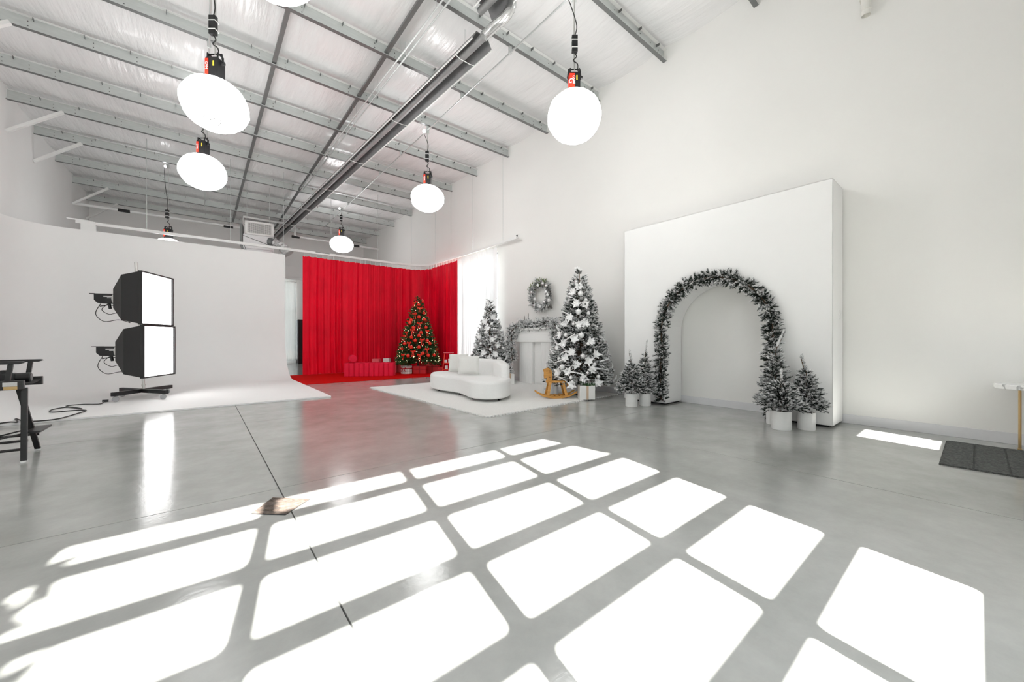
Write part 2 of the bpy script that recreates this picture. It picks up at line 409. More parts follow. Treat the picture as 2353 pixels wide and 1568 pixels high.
# roof: insulation blankets sagging between the purlins
PY = [-.95, .70, 2.40, 4.03, 5.66, 7.39, 9.07, 10.77, 12.43, 14.1, 15.95, 17.9, 19.9, 21.9]
rnd = random.Random(4)
def roof():
    mb = MB(); nx = 90; ysr = []
    edges = [YF-.3] + PY[1:] + [YB+.3]
    for a, b in zip(edges[:-1], edges[1:]):
        for i in range(10): ysr.append((a + (b-a)*i/10, (i/10)))
    ysr.append((edges[-1], 0)); vs = []; fs = []
    for (y, t) in ysr:
        sag = -.09*math.sin(math.pi*t)**.8
        for i in range(nx+1):
            x = XL-.25 + (XR-XL+.5)*i/nx
            wr_ = .014*math.sin(x*7.3+math.sin(y*2.1)*2)*math.sin(math.pi*t) + .008*math.sin(x*17+y*3)*math.sin(math.pi*t)
            vs.append((x, y, ztop(y) + .09 + sag + wr_))
    for j in range(len(ysr)-1):
        for i in range(nx): fs.append((j*(nx+1)+i, j*(nx+1)+i+1, (j+1)*(nx+1)+i+1, (j+1)*(nx+1)+i))
    n = len(vs)
    mb.add(vs, fs); mb.box((XL-.3, YF-.3, 7.45), (XR+.3, YB+.3, 7.62))
    return mb
ceiling = struct(obj('ceiling', roof(), 'foil', smooth=True))
def purlin_mesh():
    mb = MB(); t = .006; h = .23; fl = .07
    prof = [(0, 0), (-fl, 0), (-fl, .02), (-fl+t, .02), (-fl+t, t), (-t, t), (-t, h-t), (fl-t, h-t), (fl-t, h-.02), (fl, h-.02), (fl, h), (-t-.0, h), (-t, h)]
    prof = [(0, 0), (-fl, 0), (-fl, .02), (-fl+t, .02), (-fl+t, t), (-t, t), (-t, h), (fl, h), (fl, h-t), (0, h-t)]
    mb.prism(prof, XL-.1, XR+.1, 'x'); return mb.mesh('purlin')
pm = purlin_mesh(); pm.materials.append(M['steel'])
fm = MB().box((XL-.05, -.074, -.004), (XR-.002, .002, .0)).mesh('flange_shade'); fm.materials.append(M['strut'])  # shade on the flange undersides, put in as a dark strip
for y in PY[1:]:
    p = link('purlin', pm, ceiling, (0, y, ztop(y)-.23)); link('flange_shade', fm, ceiling, (0, y, ztop(y)-.23))
tape = MB()
tape.box((XL, -.075, 0), (XR, -.02, .004)); tm = tape.mesh('thermal_strip'); tm.materials.append(M['white_metal'])
for y in PY[1:]: link('thermal_strip', tm, ceiling, (0, y, ztop(y)-.006))
# bolts and clips on the purlin webs: too small to pick apart
bo = MB()
for y in PY[3:]:
    z = ztop(y)
    for bx_ in (-3.1, -2.75, -2.4, -1.6, -1.0, .9, 1.35, 2.6, 3.0, 4.4, 5.6, 6.4, 6.75, 7.05):
        for dz in (-.07, -.15): bo.box((bx_-.008, y-.012, z+dz-.008), (bx_+.008, y-.005, z+dz+.008))
    k = XL + .5
    while k < XR: bo.box((k-.004, y-.074, z-.05), (k+.004, y-.006, z-.0)); k += .62
stuff(obj('bolts', bo, 'strut', ceiling))
def strut_mesh(L):
    mb = MB(); mb.prism([(-.035, 0), (.035, 0), (.035, .05), (.03, .05), (.03, .006), (-.03, .006), (-.03, .05), (-.035, .05)], .012, L-.012, 'y'); return mb.mesh('bridging')
for xb in (1.15, 2.82):
    for a, b in zip(PY[1:-1], PY[2:]):
        me = strut_mesh(b-a); me.materials.append(M['strut']); link('bridging', me, ceiling, (xb, a, ztop((a+b)/2)-.20))
bm_ = MB().prism([(-.04, -.03), (.04, -.03), (.04, -.02), (-.03, -.02), (-.03, .03), (-.04, .03)], 0, 1.15, 'z').mesh('flange_brace'); bm_.materials.append(M['white_metal'])
for y in (10.77, 14.1, 15.95, 19.9, 21.9):
    o = link('flange_brace', bm_, ceiling, (XL, y-.05, ztop(y)-.98)); d = Vector((.93, 0, .82)).normalized(); o.rotation_euler = d.to_track_quat('Z', 'Y').to_euler()

# ------------------------------------------------------------------ cyclorama
def cyclorama():
    Yb, Xr, Yfr, Rr, Hh, rc = 14.25, 2.12, 8.60, 1.35, 3.95, 0.9
    # sweep section (distance from wall foot, height) along a plan path: left leg, rounded corner, back
    path = [((XL+.02), Yfr)] + [(XL+.02, Yfr + (Yb-rc-Yfr)*i/8) for i in range(1, 8)]
    nrm = [(1, 0)] * 8
    for i in range(13):
        a = math.radians(180 - 90*i/12); path.append((XL+.02+rc+rc*math.cos(a), Yb-rc+rc*math.sin(a))); nrm.append((-math.cos(a), -math.sin(a)))
    for i in range(1, 13): path.append((XL+.02+rc+(Xr-XL-.02-rc)*i/12, Yb)); nrm.append((0, -1))
    sec = []
    for i in range(11):
        a = math.radians(90*i/10); sec.append((Rr-Rr*math.sin(a), Rr-Rr*math.cos(a)))
    sec += [(0, Rr+(Hh-Rr)*i/4) for i in range(1, 5)] + [(-.015, Hh)]
    vs = []; fs = []
    for (p, n) in zip(path, nrm):
        for (d, z) in sec:
            dd = d if d > 0 else d
            vs.append((p[0]+n[0]*dd, p[1]+n[1]*dd, z+.028))
    m = len(sec)
    for i in range(len(path)-1):
        for j in range(m-1): fs.append((i*m+j, i*m+j+1, (i+1)*m+j+1, (i+1)*m+j))
    mb = MB(); mb.add(vs, fs)
    mb.box((XL+.02, Yfr, .0015), (Xr, Yb-.4, .028))
    mb.box((Xr-.02, Yb-.02, Rr), (Xr, Yb+.1, Hh))
    # side skin closing the sweep on its open edge
    n0 = len(mb.v); ed = [(Xr, Yb-d, z+.028) for d, z in sec[:11]]; 
    mb.add(ed + [(Xr, Yb+.1, .0), (Xr, Yb+.1, Rr+.028)] + [(Xr, Yb-Rr, .0)], [tuple(list(range(11)) + [12, 11, 13])])
    mb.box((XL+.02, Yb+.06, 0), (Xr, Yb+.1, Hh))
    return mb.mesh('cyclorama', fix=False)
cy = obj('cyclorama', cyclorama(), 'cyc', smooth=True)
tag(cy, 'tall white painted cyclorama wall sweeping down into a white floor', 'cyclorama')
# ------------------------------------------------------------------ overhead services
R_COND, L_COND = 4.56, 0.12
def conduit(x, y0, y1, label):
    c = thing('conduit', label, 'conduit', (x, y0, 6.70))
    obj('pipe', MB().tube([(0, 0, 0), (0, y1-y0, -.1)], .016, 8), 'steel', c, smooth=True)
    for y in PY:
        if y0 < y < y1: obj('clip', MB().box((-.03, y-y0-.04, -.015-.1*(y-y0)/(y1-y0)), (.03, y-y0-.005, ztop(y)-.23-6.70-.006)), 'steel', c)
    return c
conduit(R_COND, .2, 19.8, 'thin steel conduit above the lantern row beside the warm white wall')
conduit(L_COND, .2, 19.8, 'thin steel conduit above the lantern row beside the cyclorama')

def lamp(gx, gy, gz, D, ang, label, zc=6.66, sq=.85, logo=False):
    """globe lantern: light head on a hanging rod, power brick and lead, glowing fabric globe"""
    t = thing('lantern_light', label, 'lantern light', (gx, gy, gz), ang, 'globe lanterns under the roof')
    R = D/2; rr = random.Random(int(gy*10)); prof = []
    mb = MB(); n, m = 20, 14; vs = []; fs = []
    for i in range(m+1):
        a = math.pi*i/m; r = math.sin(a)**.92 if 0 < i < m else .0; z = -math.cos(a)
        for k in range(n):
            wv = 1 + .014*math.sin(k*2*math.pi/n*5 + i) + rr.uniform(-.014, .014)
            vs.append((R*r*wv*math.cos(2*math.pi*k/n), R*r*wv*math.sin(2*math.pi*k/n), R*sq*z))
    for i in range(m):
        for k in range(n): fs.append((i*n+k, i*n+(k+1) % n, (i+1)*n+(k+1) % n, (i+1)*n+k))
    mb.add(vs, fs); g = mb.mesh('globe'); bm = bmesh.new(); bm.from_mesh(g); bmesh.ops.remove_doubles(bm, verts=bm.verts, dist=1e-5); bm.to_mesh(g); bm.free()
    gl = obj('globe', g, 'globe', t, smooth=True)
    lg = MB(); lg.tube([(.09*math.cos(a), .09*math.sin(a), 0) for a in [2*math.pi*i/20 for i in range(20)]], .006, 5, closed=True); lg.box((-.04, -.005, -.002), (.04, .005, .002))
    obj('emblem', lg, 'greymark', gl, (R*.25, -R*.45, -R*sq*.88), smooth=True).rotation_euler = (math.radians(-35), math.radians(-18), 0)
    # light head
    zb = R*sq*.975; hb = obj('light_head', MB().box((-.085, -.075, zb), (.085, .075, zb+.30)), 'black', t, bevel=.012)
    for sx in (-1,):
        rp = obj('side_panel', MB().box((sx*.087-.006, -.06, zb+.05), (sx*.087+.006, .06, zb+.27)), 'redplastic', hb, bevel=.004)
    fp = obj('front_panel', MB().box((-.083, -.082, zb+.05), (.0 if logo else -.04, -.074, zb+.27)), 'redplastic', hb)
    tx = link('lettering', text_mesh('GVM', .06 if logo else .05).copy(), hb, (-.020 if logo else -.062, -.0835, zb+.17)); tx.data.materials.clear(); tx.data.materials.append(M['whitemark']); tx.rotation_euler = (math.pi/2, math.pi/2, 0)
    if logo:
        em = link('emblem', text_mesh('G', .11).copy(), hb, (-.058, -.0835, zb+.15)); em.data.materials.clear(); em.data.materials.append(M['whitemark']); em.rotation_euler = (math.pi/2, math.pi/2, 0)
    obj('sticker', MB().box((.02, -.0785, zb+.17), (.04, -.0755, zb+.24)), 'yellow', hb)
    hd = MB()
    for sx in (-.07, .07): hd.tube([(sx, -.05, zb+.29), (sx, -.05, zb+.36), (sx, .05, zb+.36), (sx, .05, zb+.29)], .012, 6)
    obj('handle', hd, 'black', t, smooth=True)
    obj('yoke', MB().tube([(-.09, 0, zb+.22), (-.105, 0, zb+.25), (-.09, 0, zb+.38), (.09, 0, zb+.38), (.105, 0, zb+.25), (.09, 0, zb+.22)], .012, 6), 'black', t, smooth=True)
    obj('knob', MB().lathe([(.02, 0), (.026, .006), (.026, .025), (.018, .03)], 10, (.1, 0, zb+.25), Matrix.Rotation(math.pi/2, 3, 'Y')), 'black', t)
    top = zc - gz
    obj('drop_rod', MB().tube([(0, 0, zb+.37), (0, 0, top)], .011, 8), 'pole', t, smooth=True)
    bz = zb + .62
    pb = obj('power_brick', MB().box((-.045, -.07, bz), (.045, -.012, bz+.26)), 'black', t, bevel=.006)
    for dz in (.06, .18): obj('strap', MB().box((-.048, -.073, bz+dz), (.048, .014, bz+dz+.012)), 'white_metal', pb)
    obj('lead', MB().tube(smooth_path([(.0, -.04, bz+.25), (.03, -.05, bz+.42), (-.06, -.05, (bz+.3+top)/2+.1), (-.09, -.03, top-.12), (-.05, 0, top-.03)], 5), .007, 6), 'cable', t, smooth=True)
    obj('lower_lead', MB().tube(smooth_path([(0, -.04, bz), (.03, -.03, bz-.06), (-.02, -.02, bz-.11), (.05, -.02, bz-.17), (.05, 0, zb+.36)], 5), .008, 6), 'cable', t, smooth=True)
    jb = obj('outlet_box', MB().box((-.04, -.035, top-.10), (.04, .035, top+.02)), 'steel', t, bevel=.005)
    obj('bulb', MB().sphere((-.09, 0, top-.03), .04, 10, 8), 'bulb', t, smooth=True)
    obj('bulb_socket', MB().box((-.075, -.02, top-.02), (-.03, .02, top+.02)), 'white_metal', t)
    return t
a0 = IMG
lamp(4.56, 4.03, 4.72, .84, a0, 'globe lantern on the conduit nearest the arch set wall', logo=True, sq=.90)
lamp(4.56, 9.05, 4.88, .85, a0, 'globe lantern hanging above the cream rug and white sofa', sq=.78)
p = OX(785, 562, 4.5); lamp(p.x, p.y, p.z, .90, a0, 'globe lantern hanging behind the curtain rail above the red curtains', sq=.74)
p = OY(495, 242, 6.75); lamp(p.x, p.y, p.z, .80, a0, 'globe lantern over the concrete floor, in the row leading to the cyclorama')
p = OY(467, 396, 10.45); lamp(p.x, p.y, p.z, .84, a0, 'globe lantern hanging over the white cyclorama floor')
p = OY(387, 571, 16.0); lamp(p.x, p.y, p.z, .74, a0, 'globe lantern mostly hidden behind the cyclorama top')
p = OY(630, -96, 4.15); lamp(p.x, p.y, p.z, .74, a0, 'globe lantern hung under the purlins, only its underside showing')

def heater(A, B, label):
    A, B = Vector(A), Vector(B); L = (B-A).length; t = thing('tube_heater', label, 'heater', A)
    d = (B-A).normalized(); t.rotation_euler = d.to_track_quat('Y', 'Z').to_euler()
    s = [(-.20, -.10), (-.21, -.095), (-.12, .06), (.12, .06), (.21, -.095), (.20, -.10), (.11, .048), (-.11, .048)]
    obj('reflector', MB().prism(s, 0, L, 'y'), 'heater', t)
    obj('burner_tube', MB().tube([(-.04, -.1, -.05), (-.04, L+.02, -.05)], .062, 12), 'tube', t, smooth=True)
    for s in (-1, 1): obj('reflector_lip', MB().box((s*.205-.008, 0, -.115), (s*.205+.008, L, -.092)), 'white_metal', t)
    n = int(L/2.6)
    for k in range(n):
        y = .5 + k*2.6
        obj('hanger', MB().tube([(-.2, y, -.1), (-.1, y, -.125), (.1, y, -.12), (.2, y, -.1)], .007, 5), 'white_metal', t, smooth=True)
        obj('hanger_wire', MB().tube([(0, y, .06), (0, y, .45)], .004, 4), 'steel', t)
    return t
A = G(1108, 88, 6.28); B = G(628, 547, 6.28)
hA = heater(A, B, 'long dark grey radiant tube heater running under the purlins')
fd = (B-A).normalized()
A2 = A - fd*.15 + Vector((-.1, 0, .34)); heater(A2 - fd*4.3, A2, 'dark grey tube heater ending above the silver flue elbow')
el = thing('flue_elbow', 'crinkled silver flue elbow at the end of the tube heater', 'duct', A - fd*.1)
ep = smooth_path([(0, .05, 0), (.02, -.22, .02), (.10, -.42, .10), (.16, -.50, .30), (.16, -.5, .66)], 6)
obj('flue', MB().tube(ep, [.075 + .008*(i % 2) for i in range(len(ep))], 12), 'silver', el, smooth=True)
for dx, lb in ((-.42, 'slim steel gas pipe running beside the tube heater'), (-.52, 'second slim steel pipe, further from the tube heater')):
    a, b = G(1090, 20, 6.55), G(720, 440, 6.55); t = thing('gas_pipe', lb, 'pipe', (a.x+dx*.9, a.y, 6.55))
    obj('pipe', MB().tube([(0, -4, 0), (0, 0, 0), (b.x-a.x+.06, b.y-a.y, 0)], .014, 7), 'steel', t, smooth=True)
    for k in range(4): obj('pipe_hanger', MB().tube([(0 + (b.x-a.x)*k/6, 1.3*k+.4, 0), (0+(b.x-a.x)*k/6, 1.3*k+.4, .3)], .004, 4), 'steel', t)

# white pipe across the far roof with bends round the heater
wp = thing('white_pipe', 'white pipe hung across the far end of the roof with raised bends', 'pipe', (0, 20, 0))
P1 = [OY(x, y, 20) for x, y in ((140, 463), (550, 523))]; P2 = [OY(x, y, 20) for x, y in ((664, 541), (868, 573))]
pts = [(XL+.02, 0, P1[0].z), (P1[1].x, 0, P1[1].z), (P1[1].x+.12, 0, P1[1].z+.02), (P1[1].x+.14, 0, P1[1].z+.5), (P2[0].x+.22, 0, P1[1].z+.5), (P2[0].x+.24, 0, P2[0].z+.02), (P2[0].x+.36, 0, P2[0].z), (XR-.02, 0, P2[1].z)]
obj('pipe', MB().tube(pts, .05, 10), 'white_metal', wp, smooth=True)
for x in (-2.2, .9, 3.4, 6.1):
    obj('sleeve', MB().tube([(x-.16, 0, P1[0].z+.005), (x+.16, 0, P1[0].z+.005)], .058, 8), 'dark', wp, smooth=True); obj('hanger_rod', MB().tube([(x, 0, P1[0].z), (x, 0, 6.7)], .006, 4), 'steel', wp)

# air handler: grille box on white ductwork above the cyclorama
ac = thing('air_duct', 'white wrapped air duct with a louvred supply grille above the cyclorama', 'air duct', (1.65, 16.5, 4.1))
q = Matrix.Rotation(math.radians(-8), 3, 'Z')
def acbox(lo, hi): return MB().box(lo, hi, q)
gb = obj('grille_box', acbox((-.42, 0, .93), (.42, .7, 1.35)), 'white_metal', ac, bevel=.01)
fr = MB()
for lo, hi in (((-.44, -.03, .90), (-.36, .02, 1.38)), ((.36, -.03, .90), (.44, .02, 1.38)), ((-.44, -.03, 1.32), (.44, .02, 1.38)), ((-.44, -.03, .90), (.44, .02, .96))): fr.box(lo, hi, q)
obj('grille_frame', fr, 'white_metal', gb)
obj('grille_back', acbox((-.37, -.004, .95), (.37, -.001, 1.33)), 'strut', gb)
for k in range(11): obj('louvre', acbox((-.37, -.022, .975+k*.033), (.37, -.006, .987+k*.033)), 'white_metal', gb)
for k in range(12): obj('vane', acbox((-.34+k*.062, -.014, .95), (-.333+k*.062, -.004, 1.33)), 'white_metal', gb)
obj('duct_body', acbox((-.50, .05, .40), (.42, .9, .95)), 'duct', ac, bevel=.06)
obj('lower_duct', acbox((-.46, .1, -.35), (.40, .9, .45)), 'duct', ac, bevel=.08)
obj('side_frame', acbox((-.60, .2, .5), (-.52, .8, 1.3)), 'strut', ac, bevel=.01)
sk = MB(); 
for a, b in (((-.5, .04, .85), (.42, .04, .55)), ((-.46, .04, .5), (-.3, .09, .0))): sk.bar(q @ Vector(a), q @ Vector(b), .012, .012)
obj('duct_strap', sk, 'dark', ac)
for x in (-.35, .35): obj('hanger_rod', MB().tube([(x, .4, 1.3), (x, .4, 2.84)], .006, 5), 'steel', ac)
fx = thing('foil_duct_end', 'crumpled silver flexible duct end at the cyclorama top corner', 'duct', OY(655, 575, 14.62))
obj('flex', MB().tube(smooth_path([(-.35, .35, .28), (-.18, .2, .22), (-.02, .06, .05), (.1, 0, -.12)], 5), [.10, .12, .10, .13, .11, .14, .12, .15, .13, .16, .14, .17, .15, .18, .17, .19][:16], 8), 'silver', fx)
obj('duct_collar', MB().tube([(-.40, .38, .30), (-.3, .3, .27)], .13, 10), 'strut', fx, smooth=True)

# ------------------------------------------------------------------ curtain rail and curtains
YC, XC = 14.42, 7.08
rail = thing('curtain_rail', 'white ceiling-hung curtain track turning the corner above the red curtains', 'curtain rail', (0, 0, 0))
rp = [(-2.45, YC, 4.20), (2.2, YC, 4.20), (6.4, YC, 4.21)] + [(6.4+(XC-6.4)*math.sin(a), YC-(XC-6.4)*(1-math.cos(a)), 4.21) for a in [math.radians(90*i/8) for i in range(1, 9)]] + [(XC, 12.5, 4.19), (XC, 11.2, 4.17), (XC, 8.45, 4.17)]
rm = MB()
for a, b in zip(rp[:-1], rp[1:]): rm.bar(a, Vector(b)+(Vector(b)-Vector(a)).normalized()*.01, .05, .075)
obj('track', rm, 'white_metal', rail)
obj('end_bracket', MB().box((-2.36, YC-.05, 3.93), (-2.10, YC+.05, 4.24)).box((-2.6, YC-.02, 4.24), (-2.2, YC+.02, 4.27)), 'white_metal', rail)
for xx in (-1.15, .7, 2.1, 3.55, 5.2, 6.55): obj('rail_cable', MB().tube([(xx, YC, 4.2), (xx, YC, 6.72)], .007, 5), 'steel', rail)
for yy in (13.4, 12.2, 10.75, 9.1): obj('rail_cable', MB().tube([(XC, yy, 4.2), (XC, yy, 6.78)], .006, 5), 'steel', rail)
obj('joint_cover', MB().box((3.05, YC-.032, 4.215), (3.5, YC-.026, 4.235)), 'strut', rail)
pl = thing('pulley', 'small dark cable pulley fixed to the right wall above the rail end', 'pulley', OX(1188, 543, XR-.04))
obj('wheel', MB().lathe([(.03, -.02), (.04, -.01), (.04, .01), (.03, .02)], 12, rot=Matrix.Rotation(math.pi/2, 3, 'Y')), 'dark', pl); obj('plate', MB().box((0, -.05, -.05), (.04, .05, .05)), 'white_metal', pl)
obj('wall_bracket', MB().bar((.01, .28, -.02), (.01, .22, -.07), .03, .02), 'dark', pl)

def curtain(name, pts, z0, z1, m, label, cat, seed, amp=.055, per_m=5.2, wide=0, hooks=True, group=None, puddle=.05, topsag=.015):
    rr = random.Random(seed); P = [Vector((p[0], p[1], 0)) for p in pts]; seg = []
    for a, b in zip(P[:-1], P[1:]): seg.append((b-a).length)
    L = sum(seg); n = max(16, int(L*34)); nz = 22
    ph = []; x = 0.0; acc = 0.0
    for i in range(n+1):
        u = L*i/n
        acc += (per_m*(.55+.9*abs(math.sin(u*1.7+seed))) + rr.uniform(-1.2, 1.2))*L/n*2*math.pi
        ph.append(acc)
    base = P[0].copy(); vs = []; fs = []
    t = thing(name, label, cat, (base.x, base.y, z0), 0, group)
    def at(u):
        for k, l in enumerate(seg):
            if u <= l + 1e-6 or k == len(seg)-1:
                d = (P[k+1]-P[k]).normalized(); return P[k] + d*u, Vector((d.y, -d.x, 0))
            u -= l
    amps = [amp*(.45+.75*abs(math.sin(i*.11+seed*2))) for i in range(n+1)]
    for j in range(nz+1):
        v = j/nz; z = z1 + (z0-z1)*v
        for i in range(n+1):
            p, nn = at(L*i/n)
            am = amps[i]*(.55+.75*v)
            sn = math.sin(ph[i]+.5*math.sin(v*2.2+i*.03)); off = am*(1-1.6*abs(sn)**.7)  + .02*math.sin(ph[i]*.31)
            if v > .93: off += puddle*(v-.93)/.07*(.5+.5*math.sin(ph[i]*.5))
            sag = topsag*abs(math.sin(L*i/n*math.pi/.19)) if j == 0 else 0
            off *= max(0.0, min(1.0, (i-2)/5, (n-i-2)/5))
            vs.append((p.x+nn.x*off-base.x, p.y+nn.y*off-base.y, z-sag-z0))
    for j in range(nz):
        for i in range(n): fs.append((j*(n+1)+i, j*(n+1)+i+1, (j+1)*(n+1)+i+1, (j+1)*(n+1)+i))
    o = obj('cloth', MB().add(vs, fs).mesh('cloth', fix=False), m, t); o.data.polygons.foreach_set('use_smooth', [True]*len(o.data.polygons))
    if hooks:
        u = .05
        while u < L:
            p, nn = at(u); obj('hook', MB().box((p.x-base.x-.006, p.y-base.y-.006, z1-z0-.03), (p.x-base.x+.006, p.y-base.y+.006, 4.165-z0)), 'white_metal', t); u += .19
    return t
bx = [2.66, 3.42, 4.15, 4.70, 5.55, 6.3]
lb = ['red velvet curtain panel at the free end, next to the cyclorama', 'red velvet curtain panel, second from the cyclorama', 'red velvet curtain panel behind the pillow end of the red bench',
      'red velvet curtain panel behind the middle of the red bench', 'red velvet curtain panel behind the gift pile']
for i in range(5):
    curtain('red_curtain', [(bx[i]-(.015 if i else 0), YC+(.014 if i % 2 else 0)), (bx[i+1]+.015, YC+(.014 if i % 2 else 0))], .03, 4.05, 'velvet', lb[i], 'curtain', i+1, amp=.105, per_m=[1.6, 2.4, 2.4, 4.2, 5.2][i], group='red velvet curtains')
crn = [(6.285, YC+.014)] + [(6.4+(XC-6.4)*math.sin(a), YC-(XC-6.4)*(1-math.cos(a))) for a in [math.radians(90*i/6) for i in range(1, 7)]] + [(XC, 13.285)]
curtain('red_curtain', crn, .03, 4.05, 'velvet', 'red velvet curtain panel turning the corner behind the green tree', 'curtain', 7, amp=.06, per_m=6, group='red velvet curtains')
curtain('red_curtain', [(XC-.014, 13.315), (XC-.014, 12.485)], .03, 4.05, 'velvet', 'red velvet curtain panel on the side run, beside the corner one', 'curtain', 8, amp=.065, per_m=6.5, group='red velvet curtains')
curtain('red_curtain', [(XC, 12.515), (XC, 11.695)], .03, 4.05, 'velvet', 'red velvet curtain panel touching the white sheer curtain', 'curtain', 9, amp=.065, per_m=6.5, group='red velvet curtains')
curtain('sheer_curtain', [(XC-.014, 11.72), (XC-.014, 10.565)], .03, 4.08, 'sheer', 'white sheer curtain next to the red velvet one', 'curtain', 11, amp=.05, per_m=6, group='white sheer curtains')
curtain('sheer_curtain', [(XC, 10.595), (XC, 9.40)], .03, 4.08, 'sheer', 'white sheer curtain at the outer edge of the tall window', 'curtain', 12, amp=.05, per_m=6, group='white sheer curtains')
# windows
def window(name, at, size, axis, bars):
    o = struct(bpy.data.objects.new(name, None)); col.objects.link(o); o.location = at; w_, h_ = size; f = MB()
    def bx_(a0, z0, a1, z1, d=.05):
        if axis == 'y': f.box((-d, a0, z0), (d, a1, z1))
        else: f.box((a0, -d, z0), (a1, d, z1))
    bx_(0, 0, .06, h_); bx_(w_-.06, 0, w_, h_); bx_(0, 0, w_, .06); bx_(0, h_-.06, w_, h_)
    for k in range(1, bars): bx_(w_*k/bars-.025, 0, w_*k/bars+.025, h_)
    bx_(0, h_*.62, w_, h_*.62+.05); obj('window_frame', f, 'alu', o)
    g = MB()
    for k in range(bars):
        for za, zb in ((.03, h_*.62), (h_*.62+.05, h_-.03)):
            g = MB(); a0, a1 = w_*k/bars+.03, w_*(k+1)/bars-.03
            g.box((-.004, a0, za), (.004, a1, zb)) if axis == 'y' else g.box((a0, -.004, za), (a1, .004, zb))
            obj('pane', g, 'glass', o)
window('window_1', (XR+.12, W0, .10), (W1-W0, WZ-.10), 'y', 3)
window('window_2', (BW0, YB+.12, BZ0), (BW1-BW0, BZ1-BZ0), 'x', 2)
curtain('window_curtain', [(1.8, YB-.12), (3.78, YB-.12)], .16, 4.2, 'sheer_back', 'off white curtain over the far window behind the red curtains', 'curtain', 21, amp=.03, per_m=4, hooks=False)
wc = [o for o in col.objects if o.name == 'window_curtain'][0]
obj('curtain_rod', MB().tube([(-.05, 0, 4.05), (2.05, 0, 4.05)], .012, 6).box((.3, 0, 4.03), (.33, .125, 4.07)).box((1.7, 0, 4.03), (1.73, .125, 4.07)), 'pole', wc)
struct(obj('trim_2', MB().box((1.0, YB-.35, 4.30), (5.0, YB, 4.42)).box((1.0, YB-.30, 4.42), (5.0, YB, 4.95)), 'wall', bevel=.01))
cb = thing('tall_cabinet', 'narrow tall black cabinet beside the far window', 'cabinet', (4.02, YB-.35, 0))
obj('body', MB().box((-.20, -.25, 0), (.35, .30, 2.25)), 'black', cb, bevel=.01); obj('side_strip', MB().box((.30, -.27, .02), (.36, -.24, 2.35)), 'pole', cb)
obj('door', MB().box((-.18, -.27, .05), (.28, -.25, 2.2)), 'black', cb, bevel=.004)

# ------------------------------------------------------------------ softboxes on the rolling stand
C0 = Vector((-.90, 10.75, .03))
st = thing('rolling_stand', 'black cross base light stand on casters with a steel pole', 'light stand', C0)
cs = [(-1.241, 10.365), (-1.241, 11.209), (-.566, 10.217), (-.558, 11.217)]
for k, (a, b) in enumerate(((0, 3), (1, 2))):
    pa, pb = Vector((*cs[a], 0))-C0, Vector((*cs[b], 0))-C0; pa.z = pb.z = .145 + .0*k; ex = (pb-pa).normalized()*.08
    obj('base_bar', MB().bar(pa-ex, pb+ex, .07, .075), 'black', st, bevel=.006)
for x, y in cs:
    c0 = Vector((x, y, 0))-C0
    cf = obj('caster', MB().box((c0.x-.03, c0.y-.008, .04), (c0.x+.03, c0.y+.03, .105)), 'pole', st, bevel=.004)
    obj('wheel', MB().lathe([(.02, -.016), (.045, -.016), (.05, -.008), (.05, .008), (.045, .016), (.02, .016)], 14, (c0.x-.012, c0.y-.02, .05), Matrix.Rotation(math.pi/2, 3, 'X')), 'caster', cf, smooth=True)
bp_ = Vector((0, 0, .18)); tp = OY(312, 603, 10.75)-C0
obj('pole', MB().tube([bp_, (tp.x, 0, tp.z)], .024, 10), 'pole', st, smooth=True)
obj('collar', MB().tube([(0, 0, .24), (0, 0, .27)], .035, 10), 'pole', st, smooth=True)
obj('clamp', MB().box((-.045, -.045, .42), (.045, .045, .50)).box((-.05, -.05, 1.52), (.05, .05, 1.70)), 'black', st, bevel=.008)
